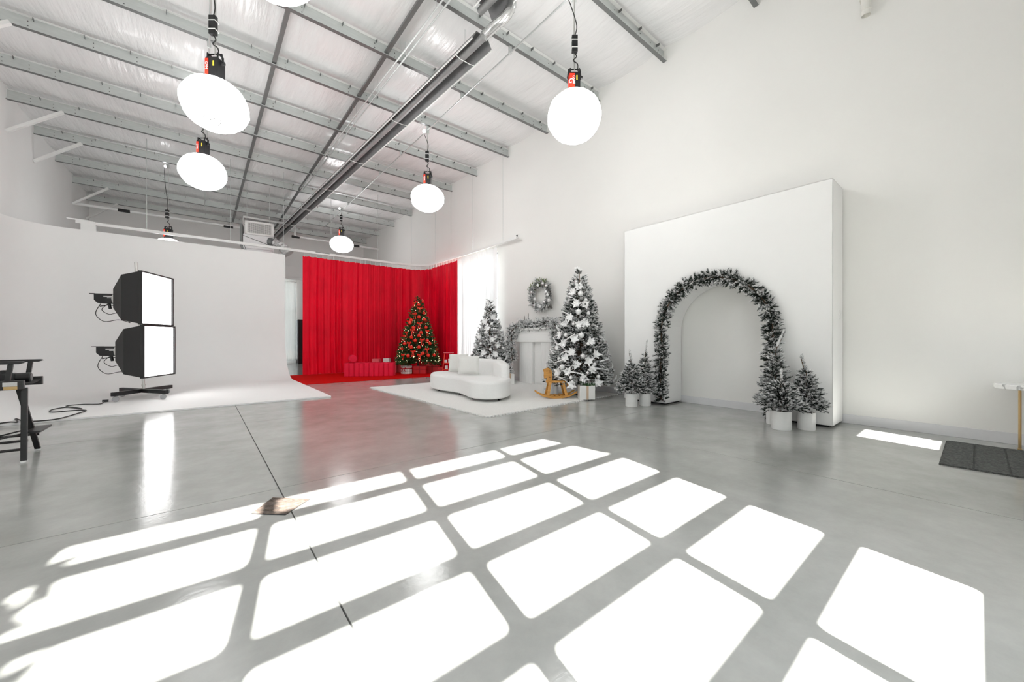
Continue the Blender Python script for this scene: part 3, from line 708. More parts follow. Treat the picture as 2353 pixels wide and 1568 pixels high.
# softbox front face centre, facing n
nW = Vector((1.03, -.474, 0)).normalized(); rz = math.atan2(nW.y, nW.x)
def softbox(zc, label, lean):
    L_, R_ = G(331, 922), None
    fc = Vector((-.68, 10.80, zc)); fc.x += lean
    t = thing('softbox_light', label, 'softbox', fc, rz, 'softboxes on the rolling stand')
    w2, h2, dp = .50, .515, .55
    fr = MB()
    def ring(x, w_, h_): return [(x, -w_, -h_), (x, w_, -h_), (x, w_, h_), (x, -w_, h_)]
    vs = ring(0, w2, h2) + ring(-dp*.62, w2*.86, h2*.86) + ring(-dp*1.15, .17, .19)
    obj('shell', MB().add(vs, [(0, 1, 5, 4), (1, 2, 6, 5), (2, 3, 7, 6), (3, 0, 4, 7), (4, 5, 9, 8), (5, 6, 10, 9), (6, 7, 11, 10), (7, 4, 8, 11), (8, 9, 10, 11)]), 'black_cloth', t)
    for a, b in (((-w2-.01, h2-.012), (w2+.01, h2+.012)), ((-w2-.01, -h2-.012), (w2+.01, -h2+.012)), ((-w2-.012, -h2), (-w2+.012, h2)), ((w2-.012, -h2), (w2+.012, h2))):
        obj('rim', MB().box((-.03, a[0], a[1]), (.035, b[0], b[1])), 'black_cloth', t)
    obj('diffuser', MB().box((-.012, -w2+.008, -h2+.008), (.0, w2-.008, h2-.008)), 'diff', t)
    rim = obj('speed_ring', MB().lathe([(.12, 0), (.12, .06), (.10, .06), (.10, 0)], 16, (-dp*1.15-.06, 0, 0), Matrix.Rotation(math.pi/2, 3, 'Y')), 'pole', t, smooth=True)
    hx = -dp*1.15-.37
    hd = obj('strobe', MB().prism([(hx, -.03), (hx+.06, -.09), (hx+.37, -.10), (hx+.37, .10), (hx, .10)], -.085, .085, 'y'), 'black', t, bevel=.012)
    obj('strobe_visor', MB().box((hx-.07, -.09, .088), (hx+.02, .09, .102)), 'black', hd)
    mk = MB().box((hx+.16, -.088, .035), (hx+.30, -.086, .055)); obj('marking', mk, 'whitemark', hd); obj('marking', MB().box((hx+.22, -.088, .01), (hx+.30, -.086, .024)), 'whitemark', hd)
    obj('grip', MB().tube([(hx+.2, 0, -.09), (hx+.22, 0, -.2)], .025, 8), 'black', hd, smooth=True); obj('tilt_lever', MB().tube([(hx+.05, 0, -.15), (hx+.2, 0, -.12), (hx+.38, 0, -.15)], .009, 6), 'black', hd, smooth=True)
    for k, s_ in ((0, .9), (1, .55)):
        obj('lead', MB().tube(smooth_path([(hx+.06+.12*k, 0, -.1), (hx-.02+.1*k, .0, -.25*s_-.08), (hx+.12+.08*k, 0, -.42*s_-.08), (hx+.36, 0, -.38*s_-.08), (hx+.55, 0, -.48)], 6), .006, 6), 'cable', t, smooth=True)
    return t
softbox(2.034, 'upper softbox with glowing square front on the rolling stand', -.03); softbox(.975, 'lower softbox with glowing square front, just above the caster base', .0)
cp = [(262, 927), (230, 929), (190, 930), (152, 934), (188, 940), (160, 936), (120, 942), (120, 948), (170, 944), (198, 944), (175, 952), (140, 962), (105, 967), (60, 969), (36, 963), (40, 971), (20, 971), (-30, 978)]
cz = [G(x, y, .041) for x, y in cp[1:]]; cz.insert(0, Vector((-1.42, 10.46, .041)))
t = thing('power_cable', 'black power cable looping across the white cyclorama floor', 'cable', (cz[0].x, cz[0].y, .03))
obj('cord', MB().tube([p - t.location + Vector((0, 0, .003)) for p in smooth_path(cz, 6)], .009, 6), 'cable', t, smooth=True)
obj('plug', MB().box((-.02, -.03, .0), (.06, .02, .04)), 'black', t)

# ------------------------------------------------------------------ director's chair
dc = thing('director_chair', 'tall black folding director chair with footrest', 'chair', (-1.35, 6.225, 0))
w2 = .28; dpt = .46; sz = .76
def leg(x, s): return MB().bar((x, -s*w2, .012), (x, s*(w2-.03), sz-.03), .028, .042, up=(1, 0, 0))
for x, s, y0_, y1_ in ((0, 1, -w2, -w2+.02), (-.03, -1, w2, -w2+.0), (-dpt, 1, -w2, w2-.03), (-dpt-.03, -1, w2, -w2+.03)):
    if True:
        l_ = obj('leg', MB().bar((x, y0_, .012), (x, y1_, sz-.03), .028, .042, up=(1, 0, 0)), 'black_wood', dc, bevel=.004)
        obj('foot_pad', MB().box((x-.018, y0_-.024, 0), (x+.018, y0_+.024, .014)), 'white_metal', l_)
for s in (-1, 1):
    obj('seat_rail', MB().box((-dpt-.05, s*w2-.022, sz-.045), (.005, s*w2+.022, sz+.045)), 'black_wood', dc, bevel=.006)
    obj('arm_post', MB().bar((-.10, s*w2, sz+.04), (-.08, s*w2, .965), .03, .035), 'black_wood', dc, bevel=.003)
    obj('back_post', MB().bar((-dpt, s*w2, sz+.04), (-dpt-.04, s*w2, 1.32), .03, .035), 'black_wood', dc, bevel=.003)
    obj('armrest', MB().prism([(-dpt-.06, .965), (-.025, .965), (.01, .98), (-.005, .992), (-dpt-.06, .992)], s*w2-.028, s*w2+.028, 'y'), 'black_wood', dc, bevel=.005)
obj('seat', MB().add([(x, y, sz+.02-.03*math.cos(y/w2*1.5)) for x in (-dpt+.01, .0) for y in [(-w2+.56*k/8) for k in range(9)]] , [(k, k+1, 10+k, 9+k) for k in range(8)]), 'black_cloth', dc)
obj('back_sling', MB().box((-dpt-.05, -w2, 1.12), (-dpt-.035, w2, 1.31)), 'black_cloth', dc)
for z, x in ((.30, -.01), (.20, -dpt+.01), (.13, -dpt)): pass
obj('stretcher', MB().tube([(-dpt, -w2+.11, .19), (0, -w2+.11, .19)], .013, 8), 'black_wood', dc, smooth=True); obj('stretcher', MB().tube([(-dpt, w2-.10, .19), (0, w2-.10, .19)], .013, 8), 'black_wood', dc, smooth=True)
obj('stretcher', MB().tube([(-dpt, -w2+.06, .115), (0, -w2+.06, .115)], .013, 8), 'black_wood', dc, smooth=True)
fr_ = obj('footrest', MB().box((-.02, -.20, .262), (.09, .18, .280)), 'black_wood', dc, bevel=.004)
obj('footrest_arm', MB().bar((-.02, -.18, .268), (-dpt, -.18, .16), .02, .014), 'black_wood', fr_); obj('footrest_arm', MB().bar((-.02, .16, .268), (-dpt, .16, .16), .02, .014), 'black_wood', fr_)
lbp = obj('maker_plate', MB().box((-.125, -w2-.0235, sz-.01), (-.035, -w2-.021, sz+.03)), 'silver', dc); obj('maker_plate', MB().box((-.12, -w2-.0235, sz-.042), (-.035, -w2-.021, sz-.012)), 'brass', dc)
bg = thing('camera', 'black camera resting on the director chair seat', 'camera', (-1.545, 6.24, sz+.005))
obj('body', MB().box((-.08, -.06, 0), (.08, .06, .10)), 'black', bg, bevel=.02, seg=3); obj('lens', MB().lathe([(.042, 0), (.048, .03), (.05, .11), (.04, .12)], 16, (.06, 0, .05), Matrix.Rotation(math.pi/2, 3, 'Y')), 'black', bg, smooth=True)
obj('viewfinder', MB().prism([(-.04, .09), (.04, .09), (.02, .13), (-.02, .13)], -.035, .035, 'y'), 'black', bg, bevel=.006); obj('strap', MB().tube(smooth_path([(-.08, -.06, .08), (-.16, -.10, .03), (-.10, -.16, .015), (.02, -.15, .02), (.1, -.08, .012)], 5), .01, 6), 'black_cloth', bg, smooth=True)
# ------------------------------------------------------------------ arch set wall
AX0, AX1, AY0, AY1, AH = 6.64, XR-.03, 1.247, 4.53, 3.40
OY0, OY1, SPR = 1.98, 3.645, 1.36                         # opening sides and springing height
def arch_wall():
    rad = (OY1-OY0)/2; cyy = (OY0+OY1)/2; n = 28
    arc = [(cyy+rad*math.cos(math.pi*i/n), SPR+rad*math.sin(math.pi*i/n)) for i in range(n+1)]   # right(OY1) -> left(OY0)
    inner = [(OY1, .03)] + arc + [(OY0, .03)]
    # outer points matched to the inner ones
    outer = []
    for (y, z) in inner:
        if z <= SPR+1e-6: outer.append((AY1 if y > cyy else AY0, z if z > .031 else .03))
        else:
            dx, dz = y-cyy, z-SPR; s = min(((AY1-cyy) if dx > 0 else (cyy-AY0))/abs(dx) if abs(dx) > 1e-6 else 1e9, (AH-SPR)/dz if dz > 1e-6 else 1e9)
            outer.append((cyy+dx*s, SPR+dz*s))
    m = len(inner); vs = []; fs = []
    for x in (AX0, AX1):
        vs += [(x, y, z) for y, z in inner] + [(x, y, z) for y, z in outer]
    N = 2*m
    for i in range(m-1):
        fs += [(i, i+1, m+i+1, m+i), (N+i, N+m+i, N+m+i+1, N+i+1), (i, N+i, N+i+1, i+1)]
    mb = MB(); mb.add(vs, fs)
    # corner wedges, top, sides and undersides as closed slabs
    for x0, x1 in ((AX0, AX1),):
        mb.box((x0, AY0, AH-.003), (x1, AY1, AH)); mb.box((x0, AY0, .03), (x1, AY0+.003, AH)); mb.box((x0, AY1-.003, .03), (x1, AY1, AH))
        mb.box((x0, AY0, .03), (x1, OY0, .033)); mb.box((x0, OY1, .03), (x1, AY1, .033))
    def corner(sy):
        pts = [p for p in outer if (abs(p[1]-AH) < 1e-6 or abs(p[0]-sy) < 1e-6)]
        a = [p for p in outer if abs(p[0]-sy) < 1e-4 and p[1] > SPR]; b = [p for p in outer if abs(p[1]-AH) < 1e-4]
        pa = max(a, key=lambda p: p[1]) if a else (sy, SPR); pb = (max if sy > cyy else min)(b, key=lambda p: p[0])
        for x in (AX0, AX1): mb.add([(x, *pa), (x, *pb), (x, sy, AH)], [(0, 1, 2)])
    corner(AY0); corner(AY1)
    return mb
aw = thing('arch_set_wall', 'freestanding white set wall with a deep arched opening', 'set wall', (0, 0, 0))
obj('arch_panel', arch_wall(), 'prop', aw)
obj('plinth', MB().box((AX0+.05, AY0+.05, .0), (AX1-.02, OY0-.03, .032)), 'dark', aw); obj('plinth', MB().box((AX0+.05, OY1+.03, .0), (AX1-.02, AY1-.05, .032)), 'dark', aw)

# ------------------------------------------------------------------ foliage
def needles(B, Dr, Ln, k, nl, nw, mats, pm, seed, spread=(22, 58)):
    """bottle-brush sprigs as narrow blades; pm: chance of each material (upper blades take more snow)"""
    r = np.random.default_rng(seed); n = len(B)
    B = np.repeat(np.asarray(B, float), k, 0); Dr = np.repeat(np.asarray(Dr, float), k, 0); Ln = np.repeat(np.asarray(Ln, float), k)
    Dr /= np.linalg.norm(Dr, axis=1)[:, None]; N = n*k
    u = r.random(N)**.8; up = np.tile([0., 0., 1.], (N, 1)); sd = np.cross(Dr, up); ln = np.linalg.norm(sd, axis=1); sd[ln < 1e-3] = (1, 0, 0)
    sd /= np.linalg.norm(sd, axis=1)[:, None]; tp = np.cross(sd, Dr); ps = r.random(N)*2*np.pi; al = np.radians(r.uniform(*spread, N))*(1-.55*u)
    pr = sd*np.cos(ps)[:, None] + tp*np.sin(ps)[:, None]
    nd = Dr*np.cos(al)[:, None] + pr*np.sin(al)[:, None]; base = B + Dr*(u*Ln)[:, None]; l = nl*r.uniform(.7, 1.2, N)
    tip = base + nd*l[:, None]; wd = np.cross(nd, r.normal(size=(N, 3))); wd /= np.linalg.norm(wd, axis=1)[:, None]
    mid = base + nd*(l*.45)[:, None]; hw = (nw/2)
    V = np.stack([base, mid + wd*hw, tip, mid - wd*hw], 1).reshape(-1, 3)
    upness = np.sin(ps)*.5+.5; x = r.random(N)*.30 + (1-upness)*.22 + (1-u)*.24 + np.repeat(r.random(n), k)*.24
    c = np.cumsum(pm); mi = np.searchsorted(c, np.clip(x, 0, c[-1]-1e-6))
    return V, mi
def blade_obj(name, V, mi, mats, parent, loc=None):
    n = len(V)//4; me = bpy.data.meshes.new(name); me.vertices.add(len(V)); me.vertices.foreach_set('co', V.astype(np.float32).ravel())
    me.loops.add(4*n); me.loops.foreach_set('vertex_index', np.arange(4*n, dtype=np.int32)); me.polygons.add(n)
    me.polygons.foreach_set('loop_start', np.arange(0, 4*n, 4, dtype=np.int32)); 
    for q in mats: me.materials.append(M[q])
    me.polygons.foreach_set('material_index', mi.astype(np.int32)); me.update(calc_edges=True); me.validate()
    return stuff(link(name, me, parent, loc))
def cone_sprigs(h0, h1, R, n, seed, L=(.10, .18), fill=.35, power=.9, droop=.15, topR=.03, tiers=0):
    r = np.random.default_rng(seed); t = 1-np.sqrt(r.random(n)); a = r.random(n)*2*np.pi
    if tiers: t = np.clip((np.floor(t*tiers)+.5+r.normal(0, .16, n))/tiers, 0, 1)
    rad = (R*(1-t)**power + topR)
    if tiers: rad *= 1 - .10*r.random(n)
    f = np.where(r.random(n) < fill, r.uniform(.35, .85, n), r.uniform(.84, 1.04, n)); z = h0 + (h1-h0)*t
    ln = r.uniform(*L, n)*(.65+.35*(1-t)); rr = np.maximum(rad*f - ln*.7, .0)
    B = np.stack([rr*np.cos(a), rr*np.sin(a), z - droop*rr*.5], 1); j = r.normal(0, .25, (n, 3))
    D = np.stack([np.cos(a), np.sin(a), .25-droop + .5*t], 1) + j
    return B, D, ln
def trunk(t, h, r=.03): obj('trunk', MB().tube([(0, 0, 0), (0, 0, h*.5), (0, 0, h*.97)], [r, r*.7, r*.2], 8), 'bark', t, smooth=True)
def boughs(t, h0, h1, R, n, seed):
    rr = random.Random(seed); mb = MB()
    for i in range(n):
        u = 1-math.sqrt(rr.random()); a = rr.uniform(0, 2*math.pi); q = R*(1-u)**.9*.8; z = h0+(h1-h0)*u
        mb.tube([(0, 0, z+.02), (q*math.cos(a), q*math.sin(a), z-.04*q)], [.012, .004], 4)
    stuff(obj('boughs', mb, 'bark', t))

def star_mesh(n, R, wd, seed, cup=.2):
    rr = random.Random(seed); mb = MB()
    for layer, (RR, off) in enumerate(((R, 0), (R*.68, .5))):
        for k in range(n):
            a = 2*math.pi*(k+off)/n + rr.uniform(-.12, .12); c, s = math.cos(a), math.sin(a); RR = (R, R*.68)[layer]*rr.uniform(.72, 1.08); w_ = wd*(1 if layer == 0 else .75)*rr.uniform(.8, 1.15); z = layer*.014
            mb.add([(0, 0, z), (c*RR*.45-s*w_, s*RR*.45+c*w_, z+RR*cup*.35), (c*RR, s*RR, z+RR*cup*rr.uniform(.4, 1.3)), (c*RR*.45+s*w_, s*RR*.45-c*w_, z+RR*cup*.35)], [(0, 1, 2), (0, 2, 3)])
    return mb
petal_me = star_mesh(6, .125, .034, 3, .45).mesh('poinsettia', fix=False); petal_me.materials.append(M['petal'])
petal_s = star_mesh(5, .075, .03, 5).mesh('poinsettia', fix=False); petal_s.materials.append(M['petal'])
def ball_mesh(r, m):
    mb = MB().sphere((0, 0, 0), r, 16, 10); me = mb.mesh('bauble'); me.materials.append(M[m]); me.polygons.foreach_set('use_smooth', [True]*len(me.polygons))
    return me
cap_me = MB().tube([(0, 0, 0), (0, 0, .016)], .011, 8).tube([(.007*math.cos(a), 0, .022+.007*math.sin(a)) for a in [2*math.pi*i/8 for i in range(8)]], .002, 4, closed=True).mesh('cap'); cap_me.materials.append(M['silver'])
def bauble(me, r, p, label, group):
    o = link('bauble', me, None, p); tag(o, label, 'bauble', group); link('cap', cap_me, o, (0, 0, r-.003)); return o
def tier(p, h0, h1):
    t = (p.z-h0)/(h1-h0); return 'on the lowest boughs' if t < .18 else 'below the middle' if t < .38 else 'above the middle' if t < .62 else 'near the tip'
def toward(p, c, tilt=.25):
    d = Vector((p.x-c.x, p.y-c.y, 0)).normalized() + Vector((0, 0, tilt)); return d.to_track_quat('Z', 'Y').to_euler()

def on_tree(px, py, base, h0, h1, R, power=.9, out=.96):
    """where the sight line through a pixel meets the cone of a tree"""
    d = ray(px, py); o = Vector((0, 0, H)); t0 = (base.xy.length)
    best = None
    k = t0*.8/d.xy.length
    while k < t0*1.1/d.xy.length:
        p = o + d*k; t = (p.z-h0)/(h1-h0)
        if -.05 < t < 1:
            if (p.xy-base.xy).length <= (R*(1-max(t, 0))**power + .03)*out: return p
        k += .01
    p = o + d*(t0/d.xy.length); return p

# ---- tall flocked tree
T1 = OX(1331, 905, 6.40); T1.z = .0235; h1t = OX(1328, 616, 6.40).z
R1 = .70
t1 = thing('flocked_christmas_tree', 'tallest snow flocked Christmas tree, beside the rocking horse', 'christmas tree', T1)
trunk(t1, h1t, .04); boughs(t1, .35, h1t, R1, 150, 1)
B_, D_, L_ = cone_sprigs(.30, h1t-.06, R1, 2100, 11, (.10, .19), .34, .82)
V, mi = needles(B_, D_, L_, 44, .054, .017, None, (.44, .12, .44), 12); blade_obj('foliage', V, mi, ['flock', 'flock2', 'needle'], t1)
ssp = MB(); rr = random.Random(7)
for i in range(60):
    u = 1-math.sqrt(rr.random()); a = rr.uniform(0, 2*math.pi); q = R1*(1-u)**.82+.02; z = .35+(h1t-.5)*u; c = Vector((q*math.cos(a), q*math.sin(a), z)); ou = Vector((math.cos(a), math.sin(a), .2))
    sd = Vector((-math.sin(a), math.cos(a), rr.uniform(-.4, .6)))
    ssp.tube([c-sd*.16, c-sd*.05+ou*.06, c+sd*.08+ou*.07, c+sd*.20-Vector((0, 0, .06))], [.016, .014, .010, .003], 4)
stuff(obj('plume_sprays', ssp, 'petal', t1))
ts = obj('stand', MB().lathe([(.16, 0), (.16, .03), (.05, .05), (.05, .3)], 14), 'dark', t1, smooth=True)

BP, BS, BPs, BSs = ball_mesh(.062, 'pearl'), ball_mesh(.062, 'silverball'), ball_mesh(.042, 'pearl'), ball_mesh(.042, 'silverball')
big = [(1334, 675), (1329, 717), (1336, 771), (1339, 819), (1292, 844), (1281, 800)]
small = [(1318, 745), (1352, 790), (1366, 838), (1308, 690), (1352, 720), (1312, 868), (1350, 858), (1375, 866), (1300, 770), (1324, 648), (1285, 825), (1346, 690)]
for i, (px, py) in enumerate(big): q = on_tree(px, py, T1, .30, h1t, R1, .82, 1.02); bauble(BP if i != 3 else BS, .062, q, 'large pearl bauble %s of the tallest flocked tree' % tier(q, .3, h1t) if i != 3 else 'large silver bauble on the tallest flocked tree', 'large baubles on the tallest flocked tree')
for i, (px, py) in enumerate(small): q = on_tree(px, py, T1, .30, h1t, R1, .82, 1.02); bauble(BSs if i % 3 == 0 else BPs, .042, q, 'small %s bauble %s of the tallest flocked tree' % ('silver' if i % 3 == 0 else 'pearl', tier(q, .3, h1t)), 'small baubles on the tallest flocked tree')
pts = [(1325, 698), (1310, 730), (1330, 747), (1357, 786), (1315, 810), (1325, 838), (1300, 822), (1320, 780), (1345, 745), (1296, 790), (1352, 830), (1340, 870), (1305, 855), (1330, 660), (1318, 672), (1344, 700), (1368, 815), (1360, 850), (1283, 858), (1315, 885), (1288, 770), (1372, 880), (1300, 745)]
for i, (px, py) in enumerate(pts):
    p = on_tree(px, py, T1, .30, h1t, R1, .82, 1.03); o = link('poinsettia', petal_me, None, p); o.rotation_euler = toward(p, T1); o.rotation_euler.rotate_axis('Z', i*1.3)
    tag(o, 'white poinsettia flower %s of the tallest flocked tree' % tier(p, .3, h1t), 'artificial flower', 'poinsettias on the tallest flocked tree')
p = OX(1327, 622, 6.40); tb = tag(link('poinsettia', petal_me, None, p), 'white poinsettia at the very tip of the tallest flocked tree', 'artificial flower'); tb.rotation_euler = toward(p, T1 + Vector((.6, .5, 0)), .8)
# ---- second flocked tree behind the sofa
T2 = OX(1126, 880, 6.35); T2.z = .0235; h2t = OX(1123, 690, 6.35).z; R2 = .60
t2 = thing('flocked_christmas_tree', 'shorter snow flocked Christmas tree behind the white sofa', 'christmas tree', T2)
trunk(t2, h2t, .035); boughs(t2, .30, h2t, R2, 110, 2)
B_, D_, L_ = cone_sprigs(.22, h2t-.05, R2, 1350, 21, (.09, .17), .33, .85)
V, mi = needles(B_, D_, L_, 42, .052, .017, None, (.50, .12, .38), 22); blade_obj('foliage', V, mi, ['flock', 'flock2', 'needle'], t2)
ssp = MB()
for i in range(40):
    u = 1-math.sqrt(rr.random()); a = rr.uniform(0, 2*math.pi); q = R2*(1-u)**.85+.02; z = .3+(h2t-.4)*u; c = Vector((q*math.cos(a), q*math.sin(a), z)); ou = Vector((math.cos(a), math.sin(a), .2)); sd = Vector((-math.sin(a)*.4, math.cos(a)*.4, rr.uniform(.3, .9)))
    ssp.tube([c-sd*.14, c+ou*.05, c+sd*.08+ou*.05, c+sd*.16], [.014, .013, .009, .003], 4)
stuff(obj('plume_sprays', ssp, 'petal', t2)); obj('stand', MB().lathe([(.15, 0), (.15, .03), (.045, .05), (.045, .25)], 14), 'dark', t2, smooth=True)
for i, (px, py) in enumerate([(1117, 765), (1148, 826), (1127, 803), (1105, 790), (1140, 775), (1108, 815), (1155, 800), (1130, 745)]): q = on_tree(px, py, T2, .22, h2t, R2, .85, 1.02); bauble(BP if i < 2 else BPs, .062 if i < 2 else .042, q, '%s pale bauble %s of the shorter flocked tree' % ('large' if i < 2 else 'small', tier(q, .22, h2t)), 'baubles on the shorter flocked tree')
for i, (px, py) in enumerate([(1122, 697), (1115, 740), (1130, 781), (1142, 793), (1112, 812), (1138, 815), (1120, 755), (1103, 775), (1150, 770), (1125, 825), (1145, 840), (1133, 730)]):
    p = on_tree(px, py, T2, .22, h2t, R2, .85, 1.03); o = link('poinsettia', petal_me, None, p); o.rotation_euler = toward(p, T2); o.rotation_euler.rotate_axis('Z', i*1.1)
    tag(o, 'white poinsettia flower %s of the shorter flocked tree' % tier(p, .22, h2t), 'artificial flower', 'poinsettias on the shorter flocked tree')
# ---- green tree in the red corner
T3 = OX(961, 859, 6.10); T3.z = .02; h3t = OX(962, 682, 6.10).z; R3 = .76
t3 = thing('green_christmas_tree', 'green Christmas tree with red ornaments in front of the red curtains', 'christmas tree', T3)
trunk(t3, h3t, .04); boughs(t3, .4, h3t, R3, 130, 3)
B_, D_, L_ = cone_sprigs(.36, h3t-.05, R3, 1500, 31, (.12, .22), .34, .8)
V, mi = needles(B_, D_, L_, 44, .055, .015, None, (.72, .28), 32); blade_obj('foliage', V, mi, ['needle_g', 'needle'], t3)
obj('stand', MB().lathe([(.10, 0), (.10, .04), (.045, .06), (.045, .3)], 14), 'dark', t3, smooth=True)
fl = MB(); r_ = random.Random(5)
for i in range(260):
    u = 1-math.sqrt(r_.random()); a = r_.uniform(0, 2*math.pi); q = (R3*(1-u)**.8+.03)*r_.uniform(.93, 1.04); fl.sphere((q*math.cos(a), q*math.sin(a), .40+(h3t-.5)*u), .0085, 5, 4)
stuff(obj('fairy_lights', fl, 'lightspot', t3))
RB = ball_mesh(.062, 'redball')
def bow_mesh():
    mb = MB()
    for s in (-1, 1):
        mb.add([(0, 0, .012), (s*.05, .035, .03), (s*.085, .03, .02), (s*.085, -.03, .02), (s*.05, -.035, .03), (s*.045, 0, .0)], [(0, 1, 5), (1, 2, 3, 5), (3, 4, 5), (0, 5, 4)])
        mb.add([(0, .01, .01), (s*.02, .012, .012), (s*.055, -.19, .02), (s*.02, -.20, .012)], [(0, 1, 2, 3)])
    mb.box((-.015, -.015, .0), (.015, .015, .03)); me = mb.mesh('ribbon_bow', fix=False); me.materials.append(M['redbow']); return me
BW = bow_mesh()
def px3(x, y): return (900 + x*160/1140, 660 + y*160/1140)
for x, y in [(445, 290), (525, 425), (447, 492), (535, 530), (318, 540), (357, 665), (560, 660), (325, 822), (447, 795), (480, 745), (325, 985), (447, 985), (385, 875), (582, 880), (270, 1125), (510, 1085), (693, 1113), (175, 1010), (215, 925), (622, 925), (600, 1120), (505, 235), (300, 590)]:
    q = on_tree(*px3(x, y), T3, .36, h3t, R3, .8, 1.03); bauble(RB, .062, q, 'red bauble %s of the green Christmas tree' % tier(q, .36, h3t), 'red baubles on the green tree')
for x, y in [(380, 250), (460, 340), (380, 435), (452, 590), (580, 715), (345, 700), (500, 855), (595, 490), (645, 640), (210, 800), (290, 910), (575, 1010), (725, 1015), (350, 1050), (190, 1105), (455, 1105), (690, 860), (250, 740), (280, 560)]:
    p = on_tree(*px3(x, y), T3, .36, h3t, R3, .8, 1.05); o = link('ribbon_bow', BW, None, p); d = Vector((p.x-T3.x, p.y-T3.y, 0)).normalized()
    o.rotation_euler = (math.pi/2, 0, math.atan2(d.y, d.x)+math.pi/2); tag(o, 'red ribbon bow %s of the green Christmas tree' % tier(p, .36, h3t), 'bow', 'red bows on the green tree')

# ---- small potted flocked trees at the arch
def potted(px, py, top, rad, label, seed, tiers, pot_r, pot_h, whip):
    b = back(px, py, 0, pot_r); t = thing('potted_tree', label, 'potted tree', b, IMG, 'potted flocked trees by the arch')
    h = H + (Y0-top)/F*(b.x*SY+b.y*CY)
    obj('pot', MB().lathe([(pot_r*.97, 0), (pot_r, .006), (pot_r, pot_h), (pot_r-.012, pot_h), (pot_r-.014, pot_h-.03), (.02, pot_h-.03)], 28), 'pot', t, smooth=True)
    obj('soil', MB().lathe([(pot_r-.015, pot_h-.05), (pot_r-.015, pot_h-.02)], 20), 'dark', t)
    trunk_pts = [(0, 0, pot_h-.04), (0, 0, pot_h+(h-pot_h)*.7), (whip*.4, 0, h-.15), (whip, 0, h)]
    obj('trunk', MB().tube(smooth_path(trunk_pts, 5), .006, 6), 'bark', t, smooth=True)
    hb = pot_h + (h-pot_h)*.80
    B_, D_, L_ = cone_sprigs(pot_h+.05, hb, rad, int(420*rad/.22), seed, (.07, .13), .40, .75, .12, .03, tiers)
    V, mi = needles(B_, D_, L_, 44, .036, .011, None, (.40, .14, .46), seed+1)
    sp = smooth_path(trunk_pts, 5)[8:]; Bt = np.array([tuple(p) for p in sp]); Dt = np.tile([.1, 0, 1.], (len(sp), 1)); V2, m2 = needles(Bt, Dt, np.full(len(sp), .05), 70, .034, .010, None, (.55, .25, .2), seed+2)
    blade_obj('foliage', np.concatenate([V, V2]), np.concatenate([mi, m2]), ['flock', 'flock2', 'needle'], t); return t
potted(1451, 936, 812, .235, 'low bushy flocked tree in a white pot, left of the arch garland', 41, 0, .105, .235, -.04)
potted(1482, 934, 790, .175, 'slim flocked tree in a white pot touching the foot of the garland', 42, 7, .105, .225, .03)
potted(1782, 978, 768, .22, 'tallest potted flocked tree, leaning against the arch wall', 43, 8, .115, .25, .12)
potted(1795, 990, 860, .265, 'widest potted flocked tree, in front of the tallest potted one', 44, 0, .118, .25, .0)
potted(1853, 990, 825, .20, 'potted flocked tree with a crooked tip, by the wall corner', 45, 7, .10, .235, -.07)

# ---- garlands
def garland(name, path, rad, per_m, label, seed, pm=(.36, .12, .52), nl=.045, L=(.08, .14), nw=.014, mats=('flock', 'flock2', 'needle')):
    P = smooth_path(path, 10); r = np.random.default_rng(seed); t = thing(name, label, 'garland', P[0]); seg = [(b-a).length for a, b in zip(P[:-1], P[1:])]; tot = sum(seg)
    n = int(tot*per_m); B = []; D = []; cum = np.concatenate([[0], np.cumsum(seg)])
    for u in r.random(n)*tot:
        k = min(np.searchsorted(cum, u)-1, len(seg)-1); k = max(k, 0); f = (u-cum[k])/seg[k]; p = P[k].lerp(P[k+1], f); d = (P[k+1]-P[k]).normalized(); o = d.orthogonal().normalized(); q = d.cross(o); a = r.random()*2*math.pi
        ou = o*math.cos(a)+q*math.sin(a); B.append(tuple(p-P[0]+ou*rad*.12)); D.append(tuple(ou + d*r.normal(0, .55)))
    V, mi = needles(np.array(B), np.array(D), r.uniform(*L, n)*rad/.13, 38, nl, nw, None, pm, seed+1)
    V[:, 0] = np.minimum(V[:, 0], XR-.012-P[0].x)
    blade_obj('foliage', V, mi, list(mats), t); obj('core_wire', MB().tube([p-P[0] for p in P], .012, 5), 'bark', t); return t
cyy = (OY0+OY1)/2; rg = (OY1-OY0)/2 + .05; gx = AX0-.07
gp = [(gx, OY1+.05+.02*math.sin(i), .10+(SPR-.1)*i/5) for i in range(5)] + [(gx, cyy+rg*math.cos(math.pi*i/10), SPR+rg*math.sin(math.pi*i/10)) for i in range(11)] + [(gx, OY0-.05, SPR-(SPR-.12)*i/5) for i in range(1, 6)]
garland('arch_garland', gp, .12, 190, 'frosted pine garland framing the arched opening', 51, nl=.052, nw=.015)

# ------------------------------------------------------------------ fireplace
FX = XR-.01; fl_, fr2 = OX(1195, 881, 7.0).y, OX(1288, 880, 7.0).y
fp = thing('fireplace_mantel', 'white prop fireplace with fluted curved sides and a hood mantel', 'fireplace', (FX, (fl_+fr2)/2, .0235))
hw = (fl_-fr2)/2
def fl_side(s):
    mb = MB(); n = 14; y0 = s*hw; y1 = s*(hw-.62); xs_ = []; prof = []
    for i in range(n*4+1):
        u = i/(n*4); y = y0+(y1-y0)*u; x = -.26 - .07*math.sin(math.pi*u*.5) - .006*abs(math.sin(u*math.pi*n)); prof.append((x, y))
    poly = [(-.005, y0)] + prof + [(-.005, y1)]; mb.prism(poly, .0, 1.12, 'z'); return mb
obj('fluted_side', fl_side(1), 'plaster', fp); obj('fluted_side', fl_side(-1), 'plaster', fp)
obj('firebox_surround', MB().box((-.25, -hw+.62, .0), (-.01, hw-.62, 1.12)), 'plaster', fp)
